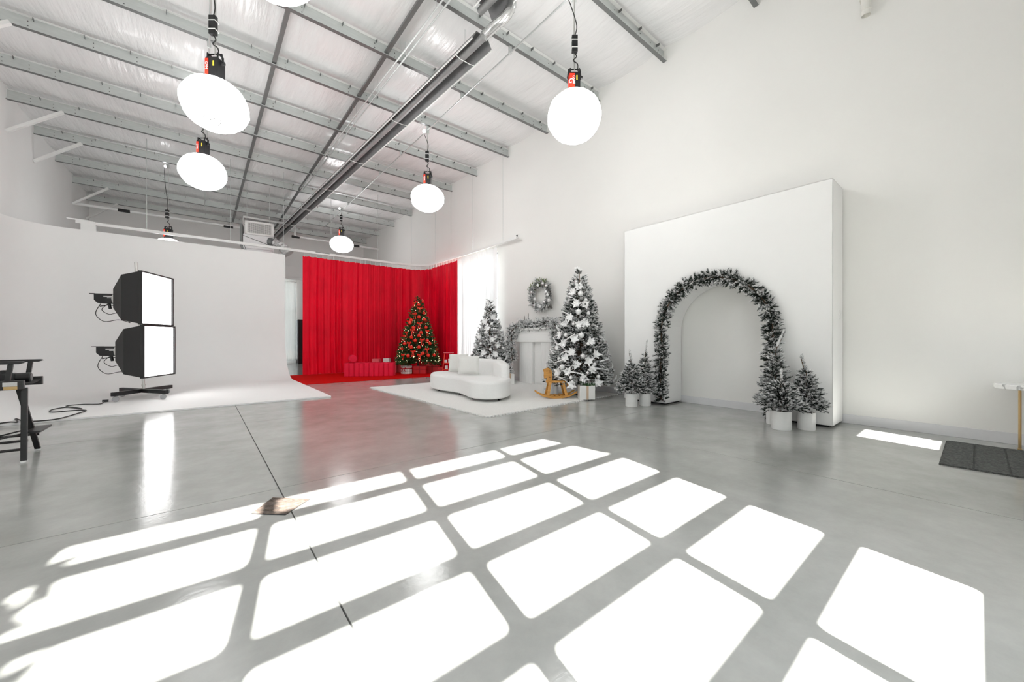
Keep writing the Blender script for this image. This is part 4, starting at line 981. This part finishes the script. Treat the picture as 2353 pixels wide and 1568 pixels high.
obj('firebox_panel', MB().box((-.27, -hw+.66, .04), (-.248, hw-.66, .86)), 'plaster', fp, bevel=.006)
pr = [(-.36, 1.12), (-.36, 1.18), (-.34, 1.34), (-.29, 1.46), (-.005, 1.46), (-.005, 1.12)]
obj('hood', MB().prism(pr, -hw-.03, hw+.03, 'y'), 'plaster', fp, bevel=.01)
obj('mantel_shelf', MB().box((-.38, -hw-.06, 1.46), (-.005, hw+.06, 1.50)), 'plaster', fp, bevel=.008)
yc = (fl_+fr2)/2
mg = [(FX-.46, fl_+.06, .62), (FX-.47, fl_+.10, .85), (FX-.47, fl_+.10, 1.15), (FX-.46, fl_+.09, 1.45), (FX-.34, fl_-.06, 1.60), (FX-.28, yc+.25, 1.60), (FX-.28, yc-.2, 1.62), (FX-.34, fr2+.16, 1.62), (FX-.46, fr2-.02, 1.48), (FX-.47, fr2-.09, 1.15), (FX-.47, fr2-.09, .9)]
garland('mantel_garland', mg, .17, 240, 'frosted garland draped over the fireplace mantel', 61, (.50, .14, .36))
for k, (px, top, r_) in enumerate([(1205, 727, .012), (1214, 721, .012)]):
    b = OX(px, 745, FX-.14); t = thing('candlestick', ['short dark candle in a holder on the mantel', 'taller dark candle in a holder on the mantel'][k], 'candle', (b.x, b.y, 1.505)); hh = OX(px, top, FX-.14).z-1.505
    obj('holder', MB().lathe([(.035, 0), (.035, .01), (.008, .02), (.008, hh*.45), (.02, hh*.5)], 12), 'candle', t, smooth=True); obj('candle', MB().tube([(0, 0, hh*.5), (0, 0, hh)], r_, 8), 'candle', t, smooth=True); obj('wick', MB().tube([(0, 0, hh), (0, 0, hh+.02)], .002, 4), 'dark', t)
# wreath
WC = OX(1243, 680, XR-.09); wt = thing('wreath', 'frosted wreath with silver baubles hung above the mantel', 'wreath', WC)
r = np.random.default_rng(71); n = 330; an = r.random(n)*2*np.pi; RR = .29
B = np.stack([r.normal(-.01, .015, n), RR*1.2*np.cos(an), RR*np.sin(an)*1.12], 1); tw = r.random(n)*2*np.pi
D = np.stack([-np.abs(np.sin(tw))*.8, np.cos(an)*np.cos(tw)*1.1 - np.sin(an)*.6, np.sin(an)*np.cos(tw)*1.1 + np.cos(an)*.6], 1)
V, mi = needles(B, D, r.uniform(.08, .15, n), 36, .045, .014, None, (.40, .30, .30), 72); V[:, 0] = np.minimum(V[:, 0], .07)
blade_obj('foliage', V, mi, ['flock', 'flock2', 'needle'], wt)
sel = [i for i in range(n) if .3 < an[i] < 2.2][:70]; B2 = B[sel]*[1, 1.12, 1.12]; V, mi = needles(B2, D[sel], np.full(len(sel), .13), 16, .05, .014, None, (.5, .5), 73); V[:, 0] = np.minimum(V[:, 0], .07); blade_obj('green_sprigs', V, mi, ['needle_o', 'flock'], wt)
obj('wreath_ring', MB().tube([(0, RR*1.2*math.cos(a), RR*1.12*math.sin(a)) for a in [2*math.pi*i/24 for i in range(24)]], .025, 6, closed=True), 'bark', wt)
for k, (dx, dy) in enumerate([(-13, -38), (-7, -24), (12, -23), (11, -9), (-21, -8), (15, -2), (8, 14), (-14, 8), (-15, 22), (-2, 25), (4, -28), (18, 10)]):
    p = OX(1243+dx, 680+dy, XR-.23); bauble(BPs if k % 2 else BSs, .042, p, 'small silver bauble on the wreath', 'baubles on the wreath')
p = OX(1264, 706, XR-.16); bl = thing('bell', 'dark silver bell tucked into the wreath', 'bell', p); bl.rotation_euler = (math.radians(-20), math.radians(30), 0)
obj('bell_cup', MB().lathe([(.012, .07), (.03, .065), (.04, .03), (.05, 0), (.068, -.02), (.062, -.02), (.03, .04)], 18), 'bell', bl, smooth=True); obj('clapper', MB().sphere((0, 0, -.01), .014, 8, 6), 'bell', bl, smooth=True)

# ------------------------------------------------------------------ rug, sofa, cushions
rc_ = [(3.28, 9.64), (3.43, 4.80), (7.10, 5.02), (7.10, 9.64)]
rg_ = thing('rug', 'large cream pile rug under the white sofa', 'rug', (5.2, 7.3, 0))
obj('pile', MB().prism([(x-5.2, y-7.3) for x, y in rc_], .001, .022), 'rug', rg_, bevel=.006)
eb = MB(); rr = random.Random(3)
for a, b in ((0, 1), (1, 2)):
    pa, pb = Vector((*rc_[a], 0)), Vector((*rc_[b], 0)); n = int((pb-pa).length*14)
    for i in range(n):
        p = pa.lerp(pb, (i+.5)/n) - Vector((5.2, 7.3, 0)); eb.box((p.x-.018, p.y-.03, 0), (p.x+.018, p.y+.03, .012+rr.random()*.008))
stuff(obj('edge_tufts', eb, 'rug', rg_))
def outline(pts, k=6): return [(p.x, p.y) for p in smooth_path([(x, y, 0) for x, y in pts], k, True)]
def pillowed(poly, z0, z1, re, nb=6, rb=.02):
    n = len(poly); P = [Vector((x, y)) for x, y in poly]; ar = sum(P[i].x*P[(i+1) % n].y-P[(i+1) % n].x*P[i].y for i in range(n)); sg = 1 if ar > 0 else -1
    N = []
    for i in range(n):
        d = P[(i+1) % n]-P[i-1]; N.append(Vector((-d.y, d.x)).normalized()*sg)
    rings = [(rb, z0), (0, z0+rb)] + [(re*(1-math.cos(a)), z1-re+re*math.sin(a)) for a in [math.radians(90*i/nb) for i in range(nb+1)]]
    vs = []; fs = []
    for off, z in rings: vs += [(P[i].x+N[i].x*off, P[i].y+N[i].y*off, z) for i in range(n)]
    for j in range(len(rings)-1):
        for i in range(n): fs.append((j*n+i, j*n+(i+1) % n, (j+1)*n+(i+1) % n, (j+1)*n+i))
    fs += [tuple(range(n))[::-1], tuple((len(rings)-1)*n+i for i in range(n))]
    return MB().add(vs, fs)
so = [(4.37, 8.47), (4.19, 8.10), (4.14, 7.72), (4.19, 7.31), (4.21, 6.93), (4.12, 6.53), (4.04, 6.20), (4.09, 5.95), (4.25, 5.80), (4.50, 5.78), (4.80, 5.95), (5.10, 6.28), (5.26, 6.75), (5.30, 7.3), (5.27, 7.9), (5.10, 8.40), (4.75, 8.62)]
sf = thing('sofa', 'white kidney shaped boucle sofa with a curved back', 'sofa', (4.65, 7.2, .022))
lo = lambda P: [(x-4.65, y-7.2) for x, y in P]
obj('seat_base', pillowed(outline(lo(so)), .055, .40, .075), 'bouc', sf, smooth=True)
bk = [(4.93, 6.16), (5.07, 6.30), (5.24, 6.78), (5.28, 7.3), (5.25, 7.9), (5.08, 8.38), (4.92, 8.34), (5.02, 7.9), (5.06, 7.3), (5.02, 6.8), (4.86, 6.36), (4.85, 6.22)]
bko = pillowed(outline(lo(bk), 5), .38, .74, .07); 
bko.v = [(x, y, z - max(0, (z-.45))*.28*max(0, min(1, (-.55-y)/.5))) for x, y, z in bko.v]
obj('backrest', bko, 'bouc', sf, smooth=True)
for x, y in ((4.30, 7.95), (4.33, 7.08), (4.19, 6.36), (4.52, 5.93), (5.1, 6.9), (4.95, 8.2)): obj('foot', MB().lathe([(.022, 0), (.026, .02), (.02, .06)], 10, (x-4.65, y-7.2, 0)), 'black', sf, smooth=True)
def cushion(p, w_, h_, rz_, tilt, label):
    mb = MB(); n = 12; vs = []; fs = []
    for s in (1, -1):
        for i in range(n+1):
            for j in range(n+1):
                u, v = i/n*2-1, j/n*2-1; pin = 1-.05*(1-abs(u))*(0 if abs(v) < .99 else 1); th = .085*max(0, (1-u**4)*(1-v**4))**.6
                pu = u*(1-.05*(1-v*v)) ; pv = v*(1-.05*(1-u*u)); vs.append((pu*w_/2, s*th, pv*h_/2+h_/2))
    N = (n+1)**2
    for s in range(2):
        for i in range(n):
            for j in range(n): fs.append(tuple(s*N + q for q in (i*(n+1)+j, i*(n+1)+j+1, (i+1)*(n+1)+j+1, (i+1)*(n+1)+j)))
    me = mb.add(vs, fs).mesh('cushion'); bm = bmesh.new(); bm.from_mesh(me); bmesh.ops.remove_doubles(bm, verts=bm.verts, dist=1e-4); bmesh.ops.recalc_face_normals(bm, faces=bm.faces); bm.to_mesh(me); bm.free()
    o = obj('cushion', me, 'pillow', None, p, smooth=True); o.rotation_euler = (tilt, 0, rz_); tag(o, label, 'cushion', 'cushions on the white sofa'); return o
p1, p2 = OX(1052, 857, 4.72), OX(1076, 860, 4.58)
cushion((p1.x, p1.y, .440), .47, .44, IMG - .12, -.22, 'pale square cushion on the sofa, partly covered by the other cushion'); cushion((p2.x, p2.y, .440), .47, .42, IMG - .02, -.25, 'pale square cushion on the sofa, lying over the other cushion')

# ------------------------------------------------------------------ rocking horse
hb = back(1277, 916, .022, .10)
hs = thing('rocking_horse', 'honey coloured wooden rocking horse on the cream rug', 'rocking horse', hb, IMG + .10)
def rocker(y):
    top = []; bot = []; n = 16
    for i in range(n+1):
        u = -1+2*i/n; x = u*.42; zb = .0 + .105*abs(u)**2.2; zt = zb + .045 - .012*abs(u)
        if abs(u) > .86: zb += .012; zt += .012
        bot.append((x, zb)); top.append((x, zt))
    return MB().prism(bot + top[::-1], y-.014, y+.014, 'y')
for y in (-.115, .115): obj('rocker', rocker(y), 'wood', hs, bevel=.004)
for x in (-.20, -.10, .0, .10, .22): obj('footboard', MB().box((x-.035, -.13, .048+.06*abs(x)**1.3), (x+.035, .13, .064+.06*abs(x)**1.3)), 'wood', hs, bevel=.003)
for x0, x1 in ((-.18, -.13), (.20, .13)):
    for y in (-1, 1): obj('leg', MB().bar((x0, y*.105, .055), (x1, y*.07, .325), .03, .055, up=(1, 0, 0)), 'wood', hs, bevel=.004)
obj('seat', MB().box((-.14, -.085, .315), (.19, .085, .345)), 'wood', hs, bevel=.006)
obj('chest_board', MB().prism([(-.19, .30), (-.08, .30), (-.08, .37), (-.16, .38)], -.03, .03, 'y'), 'wood', hs, bevel=.004)
head = [(-.20, .31), (-.12, .305), (-.08, .34), (-.075, .47), (-.09, .56), (-.13, .60), (-.17, .615), (-.20, .605), (-.255, .585), (-.26, .56), (-.245, .51), (-.25, .45), (-.24, .40), (-.215, .395), (-.19, .41), (-.185, .38), (-.205, .35)]
hd = obj('head', MB().prism(head, -.022, .022, 'y'), 'wood', hs, bevel=.006)
obj('ear', MB().prism([(-.135, .555), (-.125, .50), (-.12, .50), (-.125, .575)], -.032, -.022, 'y'), 'woodknob', hd); obj('handle_peg', MB().tube([(-.135, -.10, .425), (-.135, .10, .425)], .013, 8), 'woodknob', hd, smooth=True)
obj('eye', MB().sphere((-.19, -.023, .545), .008, 8, 6), 'dark', hd)
obj('tail', MB().prism([(.23, .27), (.26, .31), (.29, .29), (.295, .23), (.27, .20), (.24, .22)], -.016, .016, 'y'), 'wood', hs, bevel=.004); obj('tail_peg', MB().tube([(.18, 0, .325), (.25, 0, .27)], .010, 6), 'wood', hs, smooth=True)

# ------------------------------------------------------------------ presents and props
def gift(px, py, w_, d_, h_, m, rm, label, rot=0.0, zf=.022, style='cross', pos=None, lidm=None, group=None):
    b = pos if pos is not None else back(px, py, zf, d_/2); t = thing('gift_box', label, 'gift box', (b.x, b.y, zf), IMG+rot, group)
    obj('box', MB().box((-w_/2, -d_/2, 0), (w_/2, d_/2, h_)), m, t, bevel=.006)
    e = .003; rw = .022
    if 'v' in style or style == 'cross':
        obj('ribbon', MB().box((-rw, -d_/2-e, 0), (rw, d_/2+e, h_+e)), rm, t)
    if style in ('cross', 'h'): obj('ribbon', MB().box((-w_/2-e, -d_/2-e, h_*.52), (w_/2+e, d_/2+e, h_*.52+.03)), rm, t)
    if style == 'cross': obj('ribbon', MB().box((-w_/2-e, -rw, h_*.98), (w_/2+e, rw, h_+e)), rm, t)
    return t
g1 = gift(1347, 919, .30, .28, .27, 'whitebox', 'tan', 'white gift box with a tan ribbon in front of the tallest flocked tree', 0, style='v')
V, mi = needles(np.random.default_rng(3).uniform([-.13, -.12, .27], [.13, .12, .275], (40, 3)), np.random.default_rng(4).normal(0, 1, (40, 3)) + [0, 0, .6], np.full(40, .06), 26, .035, .01, None, (.3, .7), 5)
blade_obj('green_sprigs', V, mi, ['flock', 'needle_g'], g1)
gift(1171, 883, .22, .22, .27, 'whitebox', 'tan', 'white gift box with a tan ribbon under the shorter flocked tree', .2, style='v')
gift(1275, 906, .14, .12, .24, 'silverbox', 'whitebox', 'slim silver gift box behind the rocking horse', .1, style='v')
gift(1256, 907, .11, .11, .20, 'whitebox', 'silverbox', 'slim white gift box behind the rocking horse, beside the silver one', -.1, style='h')
fb = MB(); rr = random.Random(9)
for i in range(16):
    a = rr.uniform(0, 6.28); q = rr.uniform(.06, .24); fr_r = rr.uniform(.11, .17); fb.sphere((q*math.cos(a), q*math.sin(a), fr_r*.75), fr_r, 12, 8, (1.1, 1.1, .75))
fo = stuff(obj('fur_skirt', fb, 'fur', t1, (0, 0, .001), smooth=True))
CF = .016
gift(906, 857, .20, .18, .32, 'pinkbox', 'deepred', 'pink gift box with a red ribbon beside the red bench end', .0, CF, 'v')
tall = gift(916, 856, .20, .20, .56, 'pinkbox', 'deepred', 'tallest pink gift box, behind the plaid one', .0, CF, 'cross')
pg = G(930, 860, CF); t = thing('gift_box', 'white plaid octagonal gift box with a red bow in front of the green tree', 'gift box', (pg.x+.12, pg.y+.13, CF), IMG)
obj('box', MB().lathe([(.19, 0), (.20, .01), (.20, .28), (.19, .285)], 8), 'plaid', t); obj('ribbon', MB().lathe([(.204, .17), (.204, .205)], 8), 'deepred', t)
bw = MB()
for s in (-1, 1): bw.add([(-.05, -.205, .19), (-.05+s*.09, -.215, .24), (-.05+s*.11, -.22, .20), (-.05+s*.07, -.215, .165)], [(0, 1, 2, 3)]); bw.add([(-.05, -.206, .19), (-.05+s*.03, -.207, .18), (-.05+s*.09, -.21, .08), (-.05+s*.05, -.21, .09)], [(0, 1, 2, 3)])
obj('bow', bw, 'deepred', t)
gift(966, 859, .44, .26, .26, 'redbox', 'deepred', 'wide red gift box in front of the green tree', 0, CF, 'cross')
gift(995, 857, .44, .30, .40, 'redbox', 'deepred', 'large red gift box at the right foot of the green tree', 0, CF, 'cross')
gift(1012, 858, .15, .16, .22, 'redbox', 'deepred', 'small red gift box between the large red one and the step ladder', 0, CF, 'h')
gift(879, 858, .26, .2, .50, 'pinkbox', 'whitebox', 'pale topped pink gift box behind the red bench', 0, CF, 'h', pos=Vector((4.98, 13.95, 0)))
gift(893, 858, .22, .2, .51, 'whitebox', 'pinkbox', 'white topped gift box behind the end of the red bench', 0, CF, 'h', pos=Vector((5.34, 13.86, 0)))
# step ladder
lp = OX(1031, 854, 6.62); sl = thing('step_ladder', 'small red display ladder with shelves beside the gifts', 'ladder', (lp.x, lp.y, CF+.006), IMG+.15)
hl = .74
for s in (-1, 1):
    for y0, y1 in ((-.16, -.03), (.16, .03)): obj('rail', MB().bar((s*.22, y0, 0), (s*.13, y1, hl), .022, .03), 'redbow', sl)
obj('top_step', MB().box((-.17, -.05, hl-.01), (.17, .05, hl+.015)), 'pinkbox', sl, bevel=.003)
for z in (.16, .38): obj('shelf', MB().box((-.21+z*.1, -.15+z*.12, z), (.21-z*.1, .15-z*.12, z+.02)), 'redbow', sl)
for (x, z, w_, lab) in ((-.08, .18, .10, 'small white gift box on the lower ladder shelf'), (.06, .18, .09, 'second small white gift box on the lower ladder shelf'), (-.10, .40, .09, 'small white gift box on the upper ladder shelf'), (.04, .40, .11, 'small white gift box with a ribbon on the upper ladder shelf')):
    R_ = Matrix.Rotation(IMG+.15, 3, 'Z'); q_ = Vector((lp.x, lp.y, 0)) + R_ @ Vector((x, 0, 0)); t = thing('gift_box', lab, 'gift box', (q_.x, q_.y, CF+.008+z), IMG+.15)
    obj('box', MB().box((-w_/2, -w_/2, 0), (w_/2, w_/2, w_*1.15)), 'plaid' if x > 0 else 'whitebox', t, bevel=.004); obj('ribbon', MB().box((-.008, -w_/2-.002, 0), (.008, w_/2+.002, w_*1.15+.002)), 'silverbox', t)
# red carpet and channel-tufted bench
cpt = thing('red_carpet', 'bright red carpet laid under the red bench and gifts', 'carpet', (4.5, 13, 0)); obj('pile', MB().prism([(2.16-4.5, 11.40-13), (6.98-4.5, 11.36-13), (6.98-4.5, 14.55-13), (2.16-4.5, 14.62-13)], .001, .016), 'redcarpet', cpt)
bl_, br_ = G(788, 866, CF), G(902, 864.5, CF); bd = (br_-bl_); bn = thing('red_bench', 'coral red channel tufted bench on the red carpet', 'bench', (bl_+br_)/2 + Vector((SY, CY, 0))*.22, math.atan2(bd.y, bd.x)); bL = bd.length
for i in range(10):
    x0 = -bL/2+bL*i/10; w_ = bL/10
    mb = pillowed([(x0+.004, -.22), (x0+w_-.004, -.22), (x0+w_-.004, .22), (x0+.004, .22)], .0, .43, .05, 5)
    mb = MB(); prof = []
    for k in range(9): a = math.pi*k/8; prof.append((x0+w_/2-math.cos(a)*(w_/2-.002), -.21-.035*math.sin(a)))
    for k in range(9): a = math.pi*k/8; prof.append((x0+w_/2+math.cos(a)*(w_/2-.002), .21+.035*math.sin(a)))
    obj('channel', pillowed(prof, .0, .44, .035, 4, .01), 'redbench', bn, smooth=True)
bo_ = thing('bolster', 'round coral red bolster cushion lying on the red bench', 'cushion', Vector((bl_.x, bl_.y, 0)) + bd.normalized()*.22 + Vector((SY, CY, 0))*.20 + Vector((0, 0, CF+.445)), IMG+.5)
obj('roll', MB().lathe([(.0, -.22), (.10, -.22), (.125, -.19), (.125, .19), (.10, .22), (.0, .22)], 18, (0, 0, .125), Matrix.Rotation(math.pi/2, 3, 'X')), 'redbench', bo_, smooth=True)

# ------------------------------------------------------------------ drain, mat, marble table, wall fittings
dq = [Vector((x, y)) for x, y in ((.425, 3.40), (.640, 3.185), (.448, 3.0), (.263, 3.17))]; dc_ = sum(dq, Vector((0, 0)))/4
dr = thing('floor_drain', 'rusty diamond shaped floor drain grate at the end of the joint', 'floor drain', (dc_.x, dc_.y, 0))
dqs = [p-dc_ for p in dq]
obj('drain_frame', MB().prism([tuple(p) for p in dqs], .0005, .002), 'dark', dr)
n = 13
for i in range(n):
    u0, u1 = (i+.05)/n, (i+.55)/n; A = dqs[0].lerp(dqs[3], u0); B = dqs[1].lerp(dqs[2], u0); C_ = dqs[1].lerp(dqs[2], u1); D_ = dqs[0].lerp(dqs[3], u1)
    obj('slat', MB().prism([tuple(A*.97), tuple(B*.97), tuple(C_*.97), tuple(D_*.97)], .001, .005), 'grate', dr)
mt = thing('door_mat', 'charcoal ribbed rubber door mat beside the right wall', 'mat', (6.18, -.18, 0))
obj('mat_base', MB().box((-.67, -.42, .0008), (.67, .42, .008)), 'rubber', mt, bevel=.002)
for k in range(4): obj('mat_tile', MB().box((-.665, .415-.21*(k+1)+.006, .008), (.665, .415-.21*k-.006, .014)), 'rubber', mt, bevel=.002)
tb_ = thing('marble_table', 'veined white marble side table with brass legs against the right wall', 'table', (6.98, -.46, 0))
ol = [(.21*math.cos(a), .14+.21*math.sin(a)) for a in [math.pi*i/12 for i in range(13)]] + [(-.21, -.40), (.21, -.40)]
obj('table_top', MB().prism(ol, .66, .715), 'marble', tb_, bevel=.012, seg=3)
for x, y in ((-.03, .17), (-.14, -.34), (.15, -.34)): l_ = obj('leg', MB().tube([(x, y, 0), (x, y, .66)], .012, 8), 'brass', tb_, smooth=True); obj('foot', MB().box((x-.04, y-.015, 0), (x+.04, y+.015, .012)), 'brass', l_)
wpz = OX(1990, 36, XR-.10); vp = thing('vent_pipe', 'white plastic pipe end hanging down the right wall', 'pipe', wpz); obj('pipe', MB().tube([(0, 0, 0), (0, 0, .5)], .05, 14, cap=False), 'plumb', vp, smooth=True); obj('pipe_collar', MB().tube([(0, 0, .07), (0, 0, .13)], .056, 14), 'plumb', vp, smooth=True); obj('wall_clip', MB().box((-.01, -.07, .25), (.095, .07, .28)), 'plumb', vp)
ob = thing('outlet_plate', 'small white switch plate on the side of the arch wall', 'switch', (AX0+.40, AY0-.006, 1.56)); obj('plate', MB().box((-.04, -.004, -.06), (.04, .005, .06)), 'white_metal', ob, bevel=.002); obj('switch_key', MB().box((-.012, -.009, -.02), (.012, -.003, .02)), 'white_metal', ob)
# tree outside the glass door
to = thing('garden_tree', 'small leafy tree standing outside the glass door', 'tree', (-1.85, -2.7, -.31)); rr = random.Random(2); tk = MB()
obj('trunk', MB().tube([(0, 0, 0), (.05, .0, 1.6), (0, 0, 3.2), (-.1, 0, 4.7)], [.08, .06, .04, .02], 8), 'bark', to, smooth=True)
lv = MB()
for i in range(700):
    c = Vector((rr.gauss(-.20, .20), rr.gauss(0, .3), 4.15 + rr.gauss(0, .25))); d = Vector((rr.uniform(-1, 1), rr.uniform(-1, 1), rr.uniform(-.6, .8))).normalized(); s_ = d.orthogonal().normalized(); l = rr.uniform(.18, .32)
    lv.add([c, c+d*l*.4+s_*.05, c+d*l, c+d*l*.4-s_*.05], [(0, 1, 2, 3)])
stuff(obj('leaves', lv.mesh('leaves', fix=False), 'leaf', to))

# ------------------------------------------------------------------ trim foliage blades that pierce solid things or a neighbour's foliage
from mathutils.bvhtree import BVHTree
bpy.context.view_layer.update()
def _tree_of(o, skip=()):
    V = []; Fc = []
    def walk(p):
        if p.type == 'MESH' and p.name.split('.')[0] not in skip:
            k = len(V); mw = p.matrix_world; V.extend(mw @ v.co for v in p.data.vertices); Fc.extend([i+k for i in q.vertices] for q in p.data.polygons)
        for c in p.children: walk(c)
    walk(o); return BVHTree.FromPolygons(V, Fc) if Fc else None
def trim(fo, others):
    me = fo.data; mw = fo.matrix_world; own = BVHTree.FromPolygons([mw @ v.co for v in me.vertices], [list(p.vertices) for p in me.polygons]); bad = set()
    for t in others:
        if t is not None: bad.update(i for i, _ in own.overlap(t))
    if bad:
        bm = bmesh.new(); bm.from_mesh(me); bm.faces.ensure_lookup_table(); bmesh.ops.delete(bm, geom=[bm.faces[i] for i in bad], context='FACES'); bm.to_mesh(me); bm.free()
LEAFY = ('foliage', 'green_sprigs', 'plume_sprays')
tops = [o for o in col.objects if o.parent is None]
solid = [o for o in tops if o.get('category') in ('gift box', 'rocking horse', 'fireplace', 'set wall', 'candle', 'bauble', 'bell', 'rug', 'sofa', 'cushion', 'carpet', 'curtain', 'garland') or o.name in ('wall_right', 'floor')]
st_ = {o.name: _tree_of(o, LEAFY) for o in solid}
leafy = [c for o in tops for c in o.children if c.name.split('.')[0] in LEAFY]
for fo in leafy: trim(fo, [t for n_, t in st_.items() if n_ != fo.parent.name])
for i, fo in enumerate(leafy):
    trim(fo, [_tree_of(q) for q in leafy[:i] if q.parent != fo.parent and (q.matrix_world.translation-fo.matrix_world.translation).length < 3.5])
